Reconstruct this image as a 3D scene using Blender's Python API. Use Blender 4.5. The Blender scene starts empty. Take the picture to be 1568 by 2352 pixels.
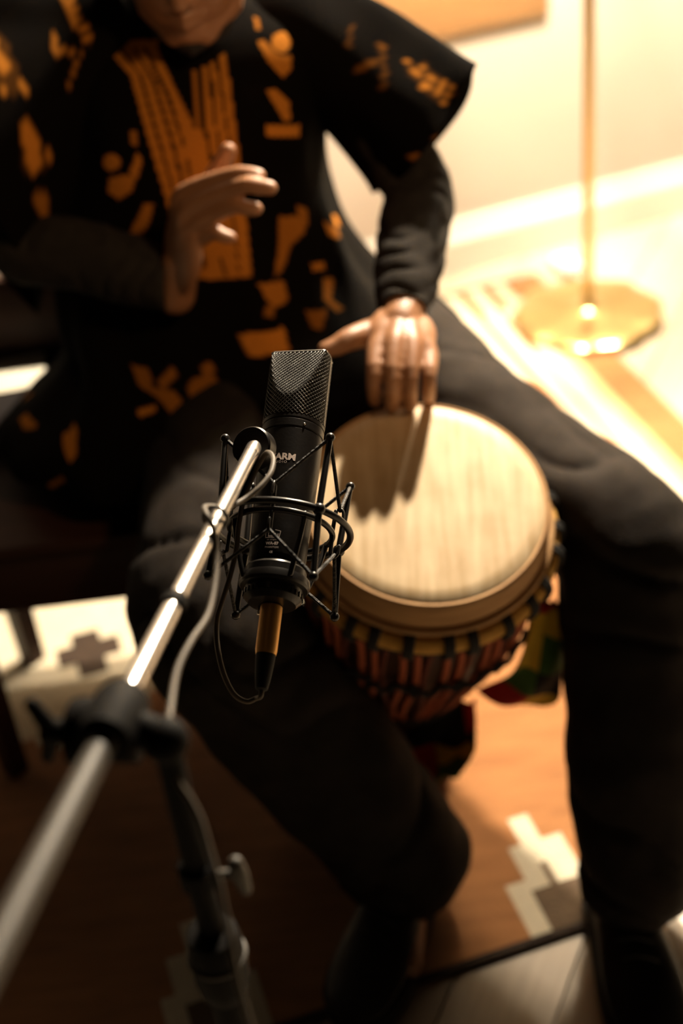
import bpy, bmesh, math, random
from mathutils import Vector, Matrix, Quaternion

# ------------------------------------------------------------------ camera, world, lights, exposure
scene = bpy.context.scene
col = scene.collection
scene.view_settings.view_transform = 'Standard'
scene.view_settings.look = 'None'
scene.view_settings.gamma = 1.0
scene.view_settings.use_curve_mapping = False
scene.view_settings.exposure = 0.0

cam_data = bpy.data.cameras.new('camera')
cam = bpy.data.objects.new('camera', cam_data)
col.objects.link(cam)
cam_data.sensor_fit = 'VERTICAL'
cam_data.sensor_height = 36.0
cam_data.sensor_width = 24.0
cam_data.lens = 50.0
cam_data.clip_start = 0.02
cam.location = (0, 0, 1.6)
cam_fwd = Vector((0, math.cos(math.radians(36)), -math.sin(math.radians(36))))
cam_q = cam_fwd.to_track_quat('-Z', 'Y')
cam.rotation_mode = 'QUATERNION'
cam.rotation_quaternion = cam_q @ Quaternion((0, 0, 1), math.radians(-7.0))
cam_data.dof.use_dof = True
cam_data.dof.focus_distance = 1.245
cam_data.dof.aperture_fstop = 2.2
cam_data.dof.aperture_blades = 0
scene.camera = cam

world = bpy.data.worlds.new('world')
scene.world = world
world.use_nodes = True
world.node_tree.nodes['Background'].inputs[0].default_value = (1.0, 0.62, 0.34, 1)
world.node_tree.nodes['Background'].inputs[1].default_value = 0.004

# unseen fill spot, added to brighten the drummer's front from above right
sd = bpy.data.lights.new('unseen_fill_spot', 'SPOT'); sd.energy = 52.0; sd.color = (1.0, 0.62, 0.32)
sd.spot_size = math.radians(36); sd.spot_blend = 1.0; sd.shadow_soft_size = 0.09
so_l = bpy.data.objects.new('unseen_fill_spot', sd); col.objects.link(so_l)
so_l.location = (0.95, 0.30, 2.3)
so_l.rotation_euler = (Vector((-0.16, 1.72, 0.95)) - so_l.location).to_track_quat('-Z', 'Y').to_euler()
# unseen key light, added high by the wall to light drum and hand
cd = bpy.data.lights.new('unseen_key_light', 'POINT'); cd.energy = 520.0; cd.color = (1.0, 0.86, 0.66); cd.shadow_soft_size = 0.05
co_l = bpy.data.objects.new('unseen_key_light', cd); col.objects.link(co_l); co_l.location = (0.72, 2.74, 2.115)
LAMP = Vector((0.607, 2.821, 0.0))          # foot of the floor lamp
LAMP_POWER = 115.0

# ------------------------------------------------------------------ materials
def new_mat(name):
    m = bpy.data.materials.new(name); m.use_nodes = True
    nt = m.node_tree
    return m, nt, nt.nodes['Principled BSDF']

def mat(name, c1, c2=None, rough=0.6, metal=0.0, scale=20.0, stretch=(1, 1, 1), bump=0.0, detail=4.0, spec=0.5, sheen=0.0, sss=0.0, bump_scale=None, coat=0.0):
    m, nt, b = new_mat(name)
    b.inputs['Roughness'].default_value = rough
    b.inputs['Metallic'].default_value = metal
    b.inputs['Specular IOR Level'].default_value = spec
    if sheen: b.inputs['Sheen Weight'].default_value = sheen
    if coat: b.inputs['Coat Weight'].default_value = coat
    if sss:
        b.inputs['Subsurface Weight'].default_value = sss
        b.inputs['Subsurface Radius'].default_value = (1.0, 0.35, 0.15)
        b.inputs['Subsurface Scale'].default_value = 0.006
    b.inputs['Base Color'].default_value = (*c1, 1)
    if c2 is not None or bump:
        tc = nt.nodes.new('ShaderNodeTexCoord'); mp = nt.nodes.new('ShaderNodeMapping')
        mp.inputs['Scale'].default_value = stretch
        nt.links.new(tc.outputs['Object'], mp.inputs[0])
        n = nt.nodes.new('ShaderNodeTexNoise'); n.inputs['Scale'].default_value = scale; n.inputs['Detail'].default_value = detail
        nt.links.new(mp.outputs[0], n.inputs['Vector'])
        if c2 is not None:
            r = nt.nodes.new('ShaderNodeValToRGB')
            r.color_ramp.elements[0].position = 0.3; r.color_ramp.elements[0].color = (*c1, 1)
            r.color_ramp.elements[1].position = 0.7; r.color_ramp.elements[1].color = (*c2, 1)
            nt.links.new(n.outputs[0], r.inputs[0]); nt.links.new(r.outputs[0], b.inputs['Base Color'])
        if bump:
            n2 = n
            if bump_scale:
                n2 = nt.nodes.new('ShaderNodeTexNoise'); n2.inputs['Scale'].default_value = bump_scale
                nt.links.new(mp.outputs[0], n2.inputs['Vector'])
            bp = nt.nodes.new('ShaderNodeBump'); bp.inputs['Strength'].default_value = bump; bp.inputs['Distance'].default_value = 0.01
            nt.links.new(n2.outputs[0], bp.inputs['Height']); nt.links.new(bp.outputs[0], b.inputs['Normal'])
    return m

M = {}
M['wall'] = mat('painted_wall', (0.45, 0.405, 0.345), (0.485, 0.44, 0.38), 0.7, scale=3, bump=0.05, bump_scale=90)
M['trim'] = mat('white_trim_paint', (0.70, 0.65, 0.57), rough=0.35, bump=0.02, scale=40)
M['plank'] = mat('pale_oak', (0.50, 0.405, 0.295), (0.60, 0.50, 0.375), 0.38, scale=6, stretch=(14, 1, 1), bump=0.06)
M['joint'] = mat('dark_subfloor', (0.10, 0.06, 0.03), (0.14, 0.09, 0.05), 0.8)
M['rug_brown'] = mat('brown_wool', (0.31, 0.125, 0.038), (0.43, 0.185, 0.060), 0.95, scale=9, stretch=(1, 5, 1), bump=0.3, bump_scale=220, sheen=0.2)
M['rug_cream'] = mat('cream_wool', (0.66, 0.58, 0.43), (0.72, 0.645, 0.49), 0.95, scale=30, bump=0.3, bump_scale=220, sheen=0.2)
M['rug_grey'] = mat('grey_brown_wool', (0.10, 0.065, 0.04), (0.15, 0.10, 0.06), 0.95, scale=30, bump=0.3, bump_scale=220)
M['rug_dark'] = mat('dark_wool', (0.028, 0.016, 0.010), (0.045, 0.026, 0.016), 0.95, scale=30, bump=0.3, bump_scale=220)
M['rug_gold'] = mat('gold_wool', (0.64, 0.42, 0.19), (0.72, 0.50, 0.25), 0.95, scale=30, bump=0.3, bump_scale=220)
M['brass'] = mat('brushed_brass', (0.72, 0.53, 0.23), (0.80, 0.60, 0.28), 0.28, 1.0, scale=8)
M['brass_pole'] = mat('satin_brass', (0.66, 0.46, 0.18), (0.72, 0.51, 0.21), 0.38, 1.0, scale=8)
M['shade'] = mat('lamp_shade_linen', (0.85, 0.74, 0.55), (0.90, 0.80, 0.62), 0.9, scale=90, bump=0.1)
M['plastic_white'] = mat('white_plastic', (0.88, 0.86, 0.82), rough=0.3, bump=0.01)
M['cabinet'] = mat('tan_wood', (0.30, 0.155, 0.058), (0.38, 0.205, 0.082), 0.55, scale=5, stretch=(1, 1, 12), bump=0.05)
M['bench'] = mat('dark_stained_wood', (0.026, 0.009, 0.005), (0.045, 0.016, 0.008), 0.5, scale=6, stretch=(1, 14, 14), bump=0.08, spec=0.2)
M['skin'] = mat('dark_brown_skin', (0.34, 0.152, 0.068), (0.41, 0.192, 0.090), 0.46, spec=0.6, scale=25, bump=0.10, bump_scale=260, sss=0.12)
M['nail'] = mat('finger_nail', (0.31, 0.145, 0.07), (0.35, 0.17, 0.085), 0.4, scale=40)
M['hair'] = mat('black_curly_hair', (0.010, 0.007, 0.006), (0.020, 0.014, 0.011), 0.8, scale=120, bump=0.9)
M['eye'] = mat('eye_white', (0.75, 0.72, 0.68), rough=0.15, bump=0.01)
M['iris'] = mat('dark_iris', (0.02, 0.01, 0.006), rough=0.1, bump=0.01)
M['black_cotton'] = mat('black_cotton', (0.026, 0.022, 0.019), (0.036, 0.031, 0.027), 0.9, scale=60, bump=0.15, bump_scale=300, spec=0.06)
M['trouser'] = mat('black_trouser_cloth', (0.018, 0.0145, 0.0125), (0.026, 0.021, 0.018), 0.88, scale=40, bump=0.15, bump_scale=260, spec=0.08)
M['shoe'] = mat('black_shoe_leather', (0.014, 0.011, 0.009), (0.022, 0.017, 0.014), 0.5, scale=50, bump=0.12)
M['sole'] = mat('black_rubber_sole', (0.012, 0.010, 0.009), (0.018, 0.015, 0.013), 0.7, scale=50, bump=0.1)
M['lace'] = mat('black_shoe_lace', (0.02, 0.017, 0.015), (0.03, 0.026, 0.022), 0.8, scale=90)
M['drum_wood'] = mat('dark_carved_wood', (0.040, 0.014, 0.007), (0.085, 0.030, 0.013), 0.5, scale=7, stretch=(8, 8, 1), bump=0.15)
M['rope_red'] = mat('rust_red_rope', (0.38, 0.075, 0.026), (0.50, 0.12, 0.045), 0.85, scale=160, bump=0.5)
M['rope_dark'] = mat('dark_red_rope', (0.12, 0.022, 0.010), (0.17, 0.036, 0.016), 0.85, scale=160, bump=0.5)
M['rope_black'] = mat('black_rope', (0.012, 0.010, 0.009), (0.022, 0.018, 0.015), 0.85, scale=160, bump=0.5)
M['ring_cloth'] = mat('mustard_ring_cloth', (0.55, 0.27, 0.045), (0.66, 0.35, 0.07), 0.85, scale=60, bump=0.3)
M['skin_edge'] = mat('goatskin_edge', (0.40, 0.205, 0.075), (0.54, 0.30, 0.12), 0.75, scale=18, stretch=(1, 1, 4), bump=0.3)
M['strap_red'] = mat('red_print_cloth', (0.50, 0.018, 0.014), (0.60, 0.03, 0.02), 0.85, scale=60, bump=0.15)
M['strap_yellow'] = mat('yellow_print_cloth', (0.80, 0.48, 0.03), (0.88, 0.55, 0.05), 0.85, scale=60, bump=0.15)
M['strap_green'] = mat('green_print_cloth', (0.06, 0.14, 0.02), (0.08, 0.18, 0.03), 0.85, scale=60, bump=0.15)
M['strap_black'] = mat('black_print_cloth', (0.012, 0.010, 0.009), (0.018, 0.015, 0.013), 0.85, scale=60, bump=0.15)
M['mic_black'] = mat('satin_black_lacquer', (0.010, 0.0075, 0.006), (0.013, 0.010, 0.008), 0.36, scale=400, bump=0.02, spec=0.2)
M['mic_dark'] = mat('matt_black_metal', (0.014, 0.012, 0.011), (0.020, 0.017, 0.015), 0.45, scale=60, bump=0.03)
M['grille_wire'] = mat('dark_nickel_wire', (0.20, 0.19, 0.18), (0.26, 0.25, 0.23), 0.32, 0.9, scale=90)
M['grille_core'] = mat('black_foam_core', (0.008, 0.007, 0.006), (0.012, 0.010, 0.009), 0.9, scale=90)
M['mic_print'] = mat('pale_pink_print', (0.92, 0.74, 0.64), rough=0.5, bump=0.01)
M['cage'] = mat('black_cage_paint', (0.010, 0.008, 0.007), (0.015, 0.012, 0.010), 0.30, scale=60, spec=0.45)
M['elastic'] = mat('black_elastic_cord', (0.016, 0.013, 0.012), (0.028, 0.023, 0.020), 0.65, scale=300, bump=0.4)
M['steel'] = mat('nickel_plated_steel', (0.78, 0.71, 0.64), (0.84, 0.77, 0.70), 0.24, 0.92, scale=30)
M['stand_grey'] = mat('grey_painted_tube', (0.046, 0.036, 0.026), (0.060, 0.047, 0.034), 0.55, 0.0, scale=40)
M['stand_black'] = mat('black_stand_paint', (0.0055, 0.0045, 0.004), (0.008, 0.0065, 0.0055), 0.7, scale=40, spec=0.08)
M['rubber'] = mat('black_rubber', (0.012, 0.011, 0.010), (0.018, 0.016, 0.014), 0.8, scale=60)
M['gold'] = mat('gold_connector_shell', (0.90, 0.47, 0.12), (0.97, 0.54, 0.16), 0.45, 0.55, scale=200, stretch=(1, 1, 0.05))
M['cable'] = mat('grey_cable_jacket', (0.10, 0.078, 0.056), (0.13, 0.102, 0.075), 0.55, scale=50, spec=0.3)
M['cable_black'] = mat('black_cable_jacket', (0.024, 0.020, 0.018), (0.034, 0.029, 0.026), 0.42, scale=50)
M['paper'] = mat('cream_paper', (0.80, 0.74, 0.60), (0.84, 0.78, 0.64), 0.85, scale=20)
M['paper_shade_tint'] = mat('white_card_shade_tint', (0.42, 0.50, 0.72), (0.46, 0.54, 0.76), 0.7, scale=20)  # white card with the cool shade of its front put into the colour

# ------------------------------------------------------------------ mesh helpers
WM = {}                                       # world matrix of every parent

def perp(d):
    a = Vector((0, 0, 1)) if abs(d.z) < 0.9 else Vector((1, 0, 0))
    return d.cross(a).normalized()

class MB:
    """collects vertices and faces of ONE mesh object"""
    def __init__(self): self.v = []; self.f = []; self.mi = []
    def add(self, vs, fs, mi=0):
        o = len(self.v); self.v += [Vector(p) for p in vs]
        self.f += [tuple(i + o for i in f) for f in fs]; self.mi += [mi] * len(fs)
        return self
    def box(self, c, size, rot=None, bev=0.0, mi=0):
        x, y, z = [s / 2 for s in size]; b = min(bev, x * .9, y * .9, z * .9)
        if b <= 0:
            vs = [(sx * x, sy * y, sz * z) for sx in (-1, 1) for sy in (-1, 1) for sz in (-1, 1)]
            fs = [(0, 1, 3, 2), (4, 6, 7, 5), (0, 4, 5, 1), (2, 3, 7, 6), (0, 2, 6, 4), (1, 5, 7, 3)]
        else:
            bm = bmesh.new(); bmesh.ops.create_cube(bm, size=1)
            for v in bm.verts: v.co = Vector((v.co.x * 2 * x, v.co.y * 2 * y, v.co.z * 2 * z))
            bmesh.ops.bevel(bm, geom=bm.edges[:], offset=b, segments=2, profile=.5, affect='EDGES')
            bm.verts.index_update()
            vs = [v.co.copy() for v in bm.verts]; fs = [tuple(v.index for v in f.verts) for f in bm.faces]; bm.free()
        R = rot if rot is not None else Matrix.Identity(3)
        return self.add([R @ Vector(p) + Vector(c) for p in vs], fs, mi)
    def tube(self, pts, rad, seg=12, cap=True, mi=0, round_cap=False, flat=None):
        """swept round tube; rad is one radius or a list; flat = (direction, factor) squashes the section"""
        P = [Vector(p) for p in pts]; n = len(P)
        R = list(rad) if hasattr(rad, '__len__') else [rad] * n
        if round_cap:
            d0 = (P[0] - P[1]).normalized(); d1 = (P[-1] - P[-2]).normalized()
            A = [P[0] + d0 * R[0] * s for s in (1.0, 0.92, 0.7, 0.38)]; AR = [R[0] * s for s in (0.05, 0.39, 0.71, 0.925)]
            B = [P[-1] + d1 * R[-1] * s for s in (0.38, 0.7, 0.92, 1.0)]; BR = [R[-1] * s for s in (0.925, 0.71, 0.39, 0.05)]
            P = A + P + B; R = AR + R + BR; n = len(P)
        vs = []; u = None
        for i in range(n):
            d = (P[min(i + 1, n - 1)] - P[max(i - 1, 0)])
            d = d.normalized() if d.length > 1e-9 else Vector((0, 0, 1))
            u = perp(d) if u is None else (u - d * u.dot(d)).normalized()
            w = d.cross(u)
            for k in range(seg):
                a = 2 * math.pi * k / seg
                q = (u * math.cos(a) + w * math.sin(a)) * R[i]
                if flat:
                    fd = (flat[0] - d * flat[0].dot(d))
                    if fd.length > 1e-6:
                        fd.normalize(); q = q + fd * (q.dot(fd) * (flat[1] - 1))
                vs.append(P[i] + q)
        fs = [(i * seg + k, i * seg + (k + 1) % seg, (i + 1) * seg + (k + 1) % seg, (i + 1) * seg + k) for i in range(n - 1) for k in range(seg)]
        if cap: fs += [tuple(range(seg))[::-1], tuple((n - 1) * seg + k for k in range(seg))]
        return self.add(vs, fs, mi)
    def lathe(self, prof, seg=48, mat4=None, mi=0, cap=True):
        """prof: list of (radius, z)"""
        m = mat4 or Matrix.Identity(4); n = len(prof)
        vs = [m @ Vector((r * math.cos(2 * math.pi * k / seg), r * math.sin(2 * math.pi * k / seg), z)) for r, z in prof for k in range(seg)]
        fs = [(i * seg + k, i * seg + (k + 1) % seg, (i + 1) * seg + (k + 1) % seg, (i + 1) * seg + k) for i in range(n - 1) for k in range(seg)]
        if cap: fs += [tuple(range(seg))[::-1], tuple((n - 1) * seg + k for k in range(seg))]
        return self.add(vs, fs, mi)
    def torus(self, R, r, mat4=None, seg=48, sub=10, a0=0.0, a1=2 * math.pi, mi=0, flat=1.0):
        m = mat4 or Matrix.Identity(4); full = abs(a1 - a0 - 2 * math.pi) < 1e-6
        n = seg if full else seg + 1; vs = []
        for i in range(n):
            a = a0 + (a1 - a0) * i / seg
            for k in range(sub):
                t = 2 * math.pi * k / sub
                vs.append(m @ Vector(((R + r * math.cos(t)) * math.cos(a), (R + r * math.cos(t)) * math.sin(a), r * flat * math.sin(t))))
        fs = [(i * sub + k, ((i + 1) % n) * sub + k, ((i + 1) % n) * sub + (k + 1) % sub, i * sub + (k + 1) % sub) for i in range(seg) for k in range(sub)]
        if not full: fs += [tuple(range(sub)), tuple(seg * sub + k for k in range(sub))[::-1]]
        return self.add(vs, fs, mi)
    def ball(self, c, r, seg=16, rings=10, rot=None, mi=0):
        rx, ry, rz = r if hasattr(r, '__len__') else (r, r, r)
        Rm = rot if rot is not None else Matrix.Identity(3); c = Vector(c)
        vs = [Rm @ Vector((0, 0, rz)) + c]
        for i in range(1, rings):
            t = math.pi * i / rings
            for k in range(seg):
                a = 2 * math.pi * k / seg
                vs.append(Rm @ Vector((rx * math.sin(t) * math.cos(a), ry * math.sin(t) * math.sin(a), rz * math.cos(t))) + c)
        vs.append(Rm @ Vector((0, 0, -rz)) + c)
        fs = [(0, 1 + k, 1 + (k + 1) % seg) for k in range(seg)]
        fs += [(1 + i * seg + k, 1 + (i + 1) * seg + k, 1 + (i + 1) * seg + (k + 1) % seg, 1 + i * seg + (k + 1) % seg) for i in range(rings - 2) for k in range(seg)]
        L = len(vs) - 1; o = 1 + (rings - 2) * seg
        fs += [(L, o + (k + 1) % seg, o + k) for k in range(seg)]
        return self.add(vs, fs, mi)
    def prism(self, poly, z0, z1, mat4=None, mi=0):
        m = mat4 or Matrix.Identity(4); n = len(poly)
        vs = [m @ Vector((x, y, z0)) for x, y in poly] + [m @ Vector((x, y, z1)) for x, y in poly]
        fs = [tuple(range(n))[::-1], tuple(range(n, 2 * n))] + [(i, (i + 1) % n, n + (i + 1) % n, n + i) for i in range(n)]
        return self.add(vs, fs, mi)
    def mesh(self, name, inv=None):
        me = bpy.data.meshes.new(name)
        me.from_pydata([tuple(inv @ p) for p in self.v] if inv is not None else [tuple(p) for p in self.v], [], self.f)
        me.validate(); me.update()
        bm = bmesh.new(); bm.from_mesh(me); bmesh.ops.recalc_face_normals(bm, faces=bm.faces); bm.to_mesh(me); bm.free()
        return me
    def build(self, name, mats, parent=None, origin=None, local=False, smooth=True, angle=40, kind=None):
        """local=True: vertices are already in the parent's frame"""
        if parent is not None:
            inv = None if local else WM[parent.name].inverted(); wm = WM[parent.name]
        else:
            org = Vector(origin) if origin is not None else Vector((0, 0, 0))
            inv = Matrix.Translation(-org); wm = Matrix.Translation(org)
        me = self.mesh(name, inv)
        for m in (mats if isinstance(mats, (list, tuple)) else [mats]): me.materials.append(M[m] if isinstance(m, str) else m)
        if any(self.mi) and len(me.polygons) == len(self.mi): me.polygons.foreach_set('material_index', self.mi)
        if smooth:
            me.polygons.foreach_set('use_smooth', [True] * len(me.polygons)); me.set_sharp_from_angle(angle=math.radians(angle))
        o = bpy.data.objects.new(name, me); col.objects.link(o)
        if parent is not None: o.parent = parent
        else: o.location = org
        WM[o.name] = wm
        if kind: o['kind'] = kind
        return o

def tag(o, label, cat, group=None):
    o['label'] = label; o['category'] = cat
    if group: o['group'] = group
    return o
def thing(name, label, cat, matrix, group=None):
    o = bpy.data.objects.new(name, None); col.objects.link(o); o.empty_display_size = 0.05
    o.matrix_world = matrix; WM[o.name] = matrix.copy()
    return tag(o, label, cat, group)
def frame(origin, z, x_hint):
    """matrix with local z along z and local x close to x_hint"""
    z = Vector(z).normalized(); x = Vector(x_hint); x = (x - z * x.dot(z)).normalized(); y = z.cross(x)
    m = Matrix((x, y, z)).transposed().to_4x4(); m.translation = Vector(origin)
    return m
def spline(pts, n=8, closed=False):
    """Catmull-Rom through points (tuples of any length)"""
    P = [tuple(p) for p in pts]; out = []; N = len(P)
    for i in range(N if closed else N - 1):
        p0, p1, p2, p3 = (P[(i + k) % N] if closed else P[min(max(i + k, 0), N - 1)] for k in (-1, 0, 1, 2))
        for s in range(n):
            t = s / n
            out.append(tuple(.5 * (2 * b + (c - a) * t + (2 * a - 5 * b + 4 * c - d) * t * t + (3 * b - a - 3 * c + d) * t ** 3) for a, b, c, d in zip(p0, p1, p2, p3)))
    if not closed: out.append(P[-1])
    return out
def remeshed(mb, name, voxel, smooth_iter=2):
    """union of overlapping closed shapes as one continuous skin"""
    me = mb.mesh(name + '_raw'); tmp = bpy.data.objects.new(name + '_raw', me); col.objects.link(tmp)
    r = tmp.modifiers.new('r', 'REMESH'); r.mode = 'VOXEL'; r.voxel_size = voxel; r.use_smooth_shade = True
    if smooth_iter:
        s = tmp.modifiers.new('s', 'SMOOTH'); s.factor = .5; s.iterations = smooth_iter
    dg = bpy.context.evaluated_depsgraph_get(); dg.update()
    ev = tmp.evaluated_get(dg).to_mesh()
    out = MB(); out.v = [v.co.copy() for v in ev.vertices]; out.f = [tuple(p.vertices) for p in ev.polygons]; out.mi = [0] * len(out.f)
    tmp.evaluated_get(dg).to_mesh_clear()
    bpy.data.objects.remove(tmp); bpy.data.meshes.remove(me)
    return out
def fnoise(p, s):
    """cheap smooth noise of a point"""
    x, y, z = p[0] * s, p[1] * s, p[2] * s
    return (math.sin(x * 1.7 + 1.3 * math.sin(y * 1.1 + .4)) + math.sin(y * 1.9 + 1.2 * math.sin(z * 1.3 + 1.7)) + math.sin(z * 1.6 + 1.4 * math.sin(x * 1.2 + 2.9))) / 3


# ------------------------------------------------------------------ the room: floor, wall, baseboard
W0 = Vector((0.3384, 3.1403, 0)); W1 = Vector((0.9536, 3.3246, 0))
WALL_X = (W1 - W0).normalized(); WALL_N = Vector((WALL_X.y, -WALL_X.x, 0))      # along the wall, into the room
def wall_pt(a, d, z): return W0 + WALL_X * a + WALL_N * d + Vector((0, 0, z))
WALL_M = Matrix((WALL_X, -WALL_N, Vector((0, 0, 1)))).transposed()
A_MIN, A_MAX, DEPTH = -2.6, 1.9, 4.4

fl = MB().prism([tuple(wall_pt(a, d, 0))[:2] for a, d in ((A_MIN, 0), (A_MAX, 0), (A_MAX, DEPTH), (A_MIN, DEPTH))], -0.06, -0.012)
floor = fl.build('floor', 'joint', smooth=False, kind='structure')
floor['label'] = 'pale oak floor laid diagonally, partly under the rug'

def clip(poly, p, n):
    """keep the side of the line through p where n points"""
    out = []
    for i in range(len(poly)):
        a, b = poly[i], poly[(i + 1) % len(poly)]
        da = (a[0] - p[0]) * n[0] + (a[1] - p[1]) * n[1]; db = (b[0] - p[0]) * n[0] + (b[1] - p[1]) * n[1]
        if da >= 0: out.append(a)
        if (da >= 0) != (db >= 0):
            t = da / (da - db); out.append((a[0] + (b[0] - a[0]) * t, a[1] + (b[1] - a[1]) * t))
    return out
random.seed(4)
ang = math.atan2(WALL_X.y, WALL_X.x) + math.radians(45)
pu = Vector((math.cos(ang), math.sin(ang))); pv = Vector((-pu.y, pu.x)); PW, PL, GAP = 0.14, 1.55, 0.0016
lim = [(wall_pt(0, 0.001, 0), WALL_N), (wall_pt(0, DEPTH, 0), -WALL_N), (wall_pt(A_MIN, 0, 0), WALL_X), (wall_pt(A_MAX, 0, 0), -WALL_X)]
centre = Vector((0.0, 1.3))
for i in range(-24, 25):
    off = random.random() * PL
    for j in range(-4, 5):
        s0 = j * PL + off
        c = [centre + pu * (s0 + GAP) + pv * (i * PW + GAP), centre + pu * (s0 + PL - GAP) + pv * (i * PW + GAP),
             centre + pu * (s0 + PL - GAP) + pv * ((i + 1) * PW - GAP), centre + pu * (s0 + GAP) + pv * ((i + 1) * PW - GAP)]
        poly = [tuple(q) for q in c]
        for p, n in lim: poly = clip(poly, p, n) if len(poly) > 2 else []
        if len(poly) < 3: continue
        cx = sum(q[0] for q in poly) / len(poly); cy = sum(q[1] for q in poly) / len(poly)
        fm = Matrix.Translation((cx, cy, 0)) @ Matrix.Rotation(ang - math.pi / 2, 4, 'Z'); inv = fm.inverted()
        b = MB().prism([tuple(inv @ Vector((q[0], q[1], 0)))[:2] for q in poly], -0.012, random.uniform(-0.0008, 0.0))
        o = b.build('plank', 'plank', smooth=False)
        o.parent = floor; o.matrix_local = fm

wb = MB().prism([tuple(wall_pt(a, d, 0))[:2] for a, d in ((A_MIN, 0), (A_MAX, 0), (A_MAX, -0.12), (A_MIN, -0.12))], -0.06, 2.6)
wall = wb.build('wall_back', 'wall', smooth=False, kind='structure'); wall['label'] = 'cream painted wall lit by the floor lamp'
prof = [(0.0, 0.0), (0.024, 0.0), (0.024, 0.085), (0.020, 0.094), (0.013, 0.102), (0.009, 0.125), (0.005, 0.132), (0.0, 0.132)]
bb = MB()
vs = [wall_pt(a, d + 0.0005, z) for a in (A_MIN, A_MAX) for d, z in prof]; n = len(prof)
bb.add(vs, [tuple(range(n)), tuple(range(2 * n - 1, n - 1, -1))] + [(i, (i + 1) % n, n + (i + 1) % n, n + i) for i in range(n)])
base_b = bb.build('baseboard_back', 'trim', smooth=False, kind='structure'); base_b['label'] = 'white moulded baseboard along the cream wall'

# tan wooden board fixed to the wall, its lower corner in view
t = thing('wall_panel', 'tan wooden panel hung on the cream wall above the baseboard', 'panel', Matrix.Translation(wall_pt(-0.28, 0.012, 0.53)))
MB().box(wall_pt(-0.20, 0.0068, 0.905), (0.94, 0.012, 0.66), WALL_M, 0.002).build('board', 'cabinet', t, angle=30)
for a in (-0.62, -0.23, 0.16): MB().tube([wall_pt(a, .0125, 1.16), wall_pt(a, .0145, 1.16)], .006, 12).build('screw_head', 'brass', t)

# ------------------------------------------------------------------ woven rug
RUG_A = math.radians(13.5); RU = Vector((math.cos(RUG_A), math.sin(RUG_A), 0)); RV = Vector((-RU.y, RU.x, 0))
RUG_O = Vector((0.1652, 1.1697, 0)); RUG_O.z = 0
U0, U1, V1, CELL = -0.70, 0.80, 1.76, 0.01
BROWN, CREAM, GREY, DARK, GOLD = range(5)
def rug_cell(u, v):
    if v < 0.012 or v > V1 - 0.012: return DARK
    for c in (-0.405, 0.087, 0.579):                       # stepped pyramids along the near end
        du = abs(u - c)
        if du < (0.034 if v < 0.078 else 0.008 if v < 0.12 else 0): return GREY
        if du < (0.066 if v < 0.1 else 0.040 if v < 0.156 else 0.0145 if v < 0.212 else 0): return CREAM
    if u > 0.50:                                           # long stripes of the side border
        if v > 1.62 and u < 0.74: return CREAM if (u * 100) % 6.2 < 3.6 - (v - 1.62) * 8 else BROWN
        for a, b_, m_ in ((.50, .595, CREAM), (.595, .606, BROWN), (.606, .643, CREAM), (.643, .655, BROWN), (.655, .69, CREAM), (.69, .716, GOLD)):
            if a <= u < b_: return m_
        return BROWN
    for c in (-0.492, 0.15):                               # stepped medallion
        du, dv = abs(u - c), abs(v - 0.85)
        qd = round(du / 0.028) * 0.028
        if qd < 0.235 and dv < 0.225 - 0.62 * max(0, qd - 0.03) and dv < 0.27:
            eu, ev_ = abs(u - (c + 0.047)), abs(v - 0.832)
            if (eu < 0.021 and ev_ < 0.058) or (eu < 0.056 and ev_ < 0.024): return DARK
            return CREAM
    return BROWN
nu = int(round((U1 - U0) / CELL)); nv = int(round(V1 / CELL))
rb = MB()
vs = []
for j in range(nv + 1):
    for i in range(nu + 1):
        u, v = U0 + i * CELL, j * CELL
        z = 0.0065 + 0.0007 * math.sin(u * 21 + v * 4) * math.sin(v * 17 - u * 5)
        vs.append(RUG_O + RU * u + RV * v + Vector((0, 0, z)))
fs = []; mi = []
for j in range(nv):
    for i in range(nu):
        a = j * (nu + 1) + i; fs.append((a, a + 1, a + nu + 2, a + nu + 1)); mi.append(rug_cell(U0 + (i + .5) * CELL, (j + .5) * CELL))
edge = [i for i in range(nu + 1)] + [(j + 1) * (nu + 1) + nu for j in range(nv)] + [nv * (nu + 1) + i for i in range(nu - 1, -1, -1)] + [j * (nu + 1) for j in range(nv - 1, 0, -1)]
nb = len(vs)
for k in edge: vs.append(Vector((vs[k].x, vs[k].y, 0.0005)))
for k in range(len(edge)):
    k2 = (k + 1) % len(edge); fs.append((edge[k], nb + k, nb + k2, edge[k2])); mi.append(DARK)
fs.append(tuple(nb + k for k in range(len(edge)))); mi.append(DARK)
rb.add(vs, fs); rb.mi = mi
ro = RUG_O + RU * (U0 + U1) / 2 + RV * V1 / 2
rug = rb.build('rug', ['rug_brown', 'rug_cream', 'rug_grey', 'rug_dark', 'rug_gold'], origin=ro, angle=60)
tag(rug, 'flat woven brown rug with cream stepped motifs and striped side border', 'rug')

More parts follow.
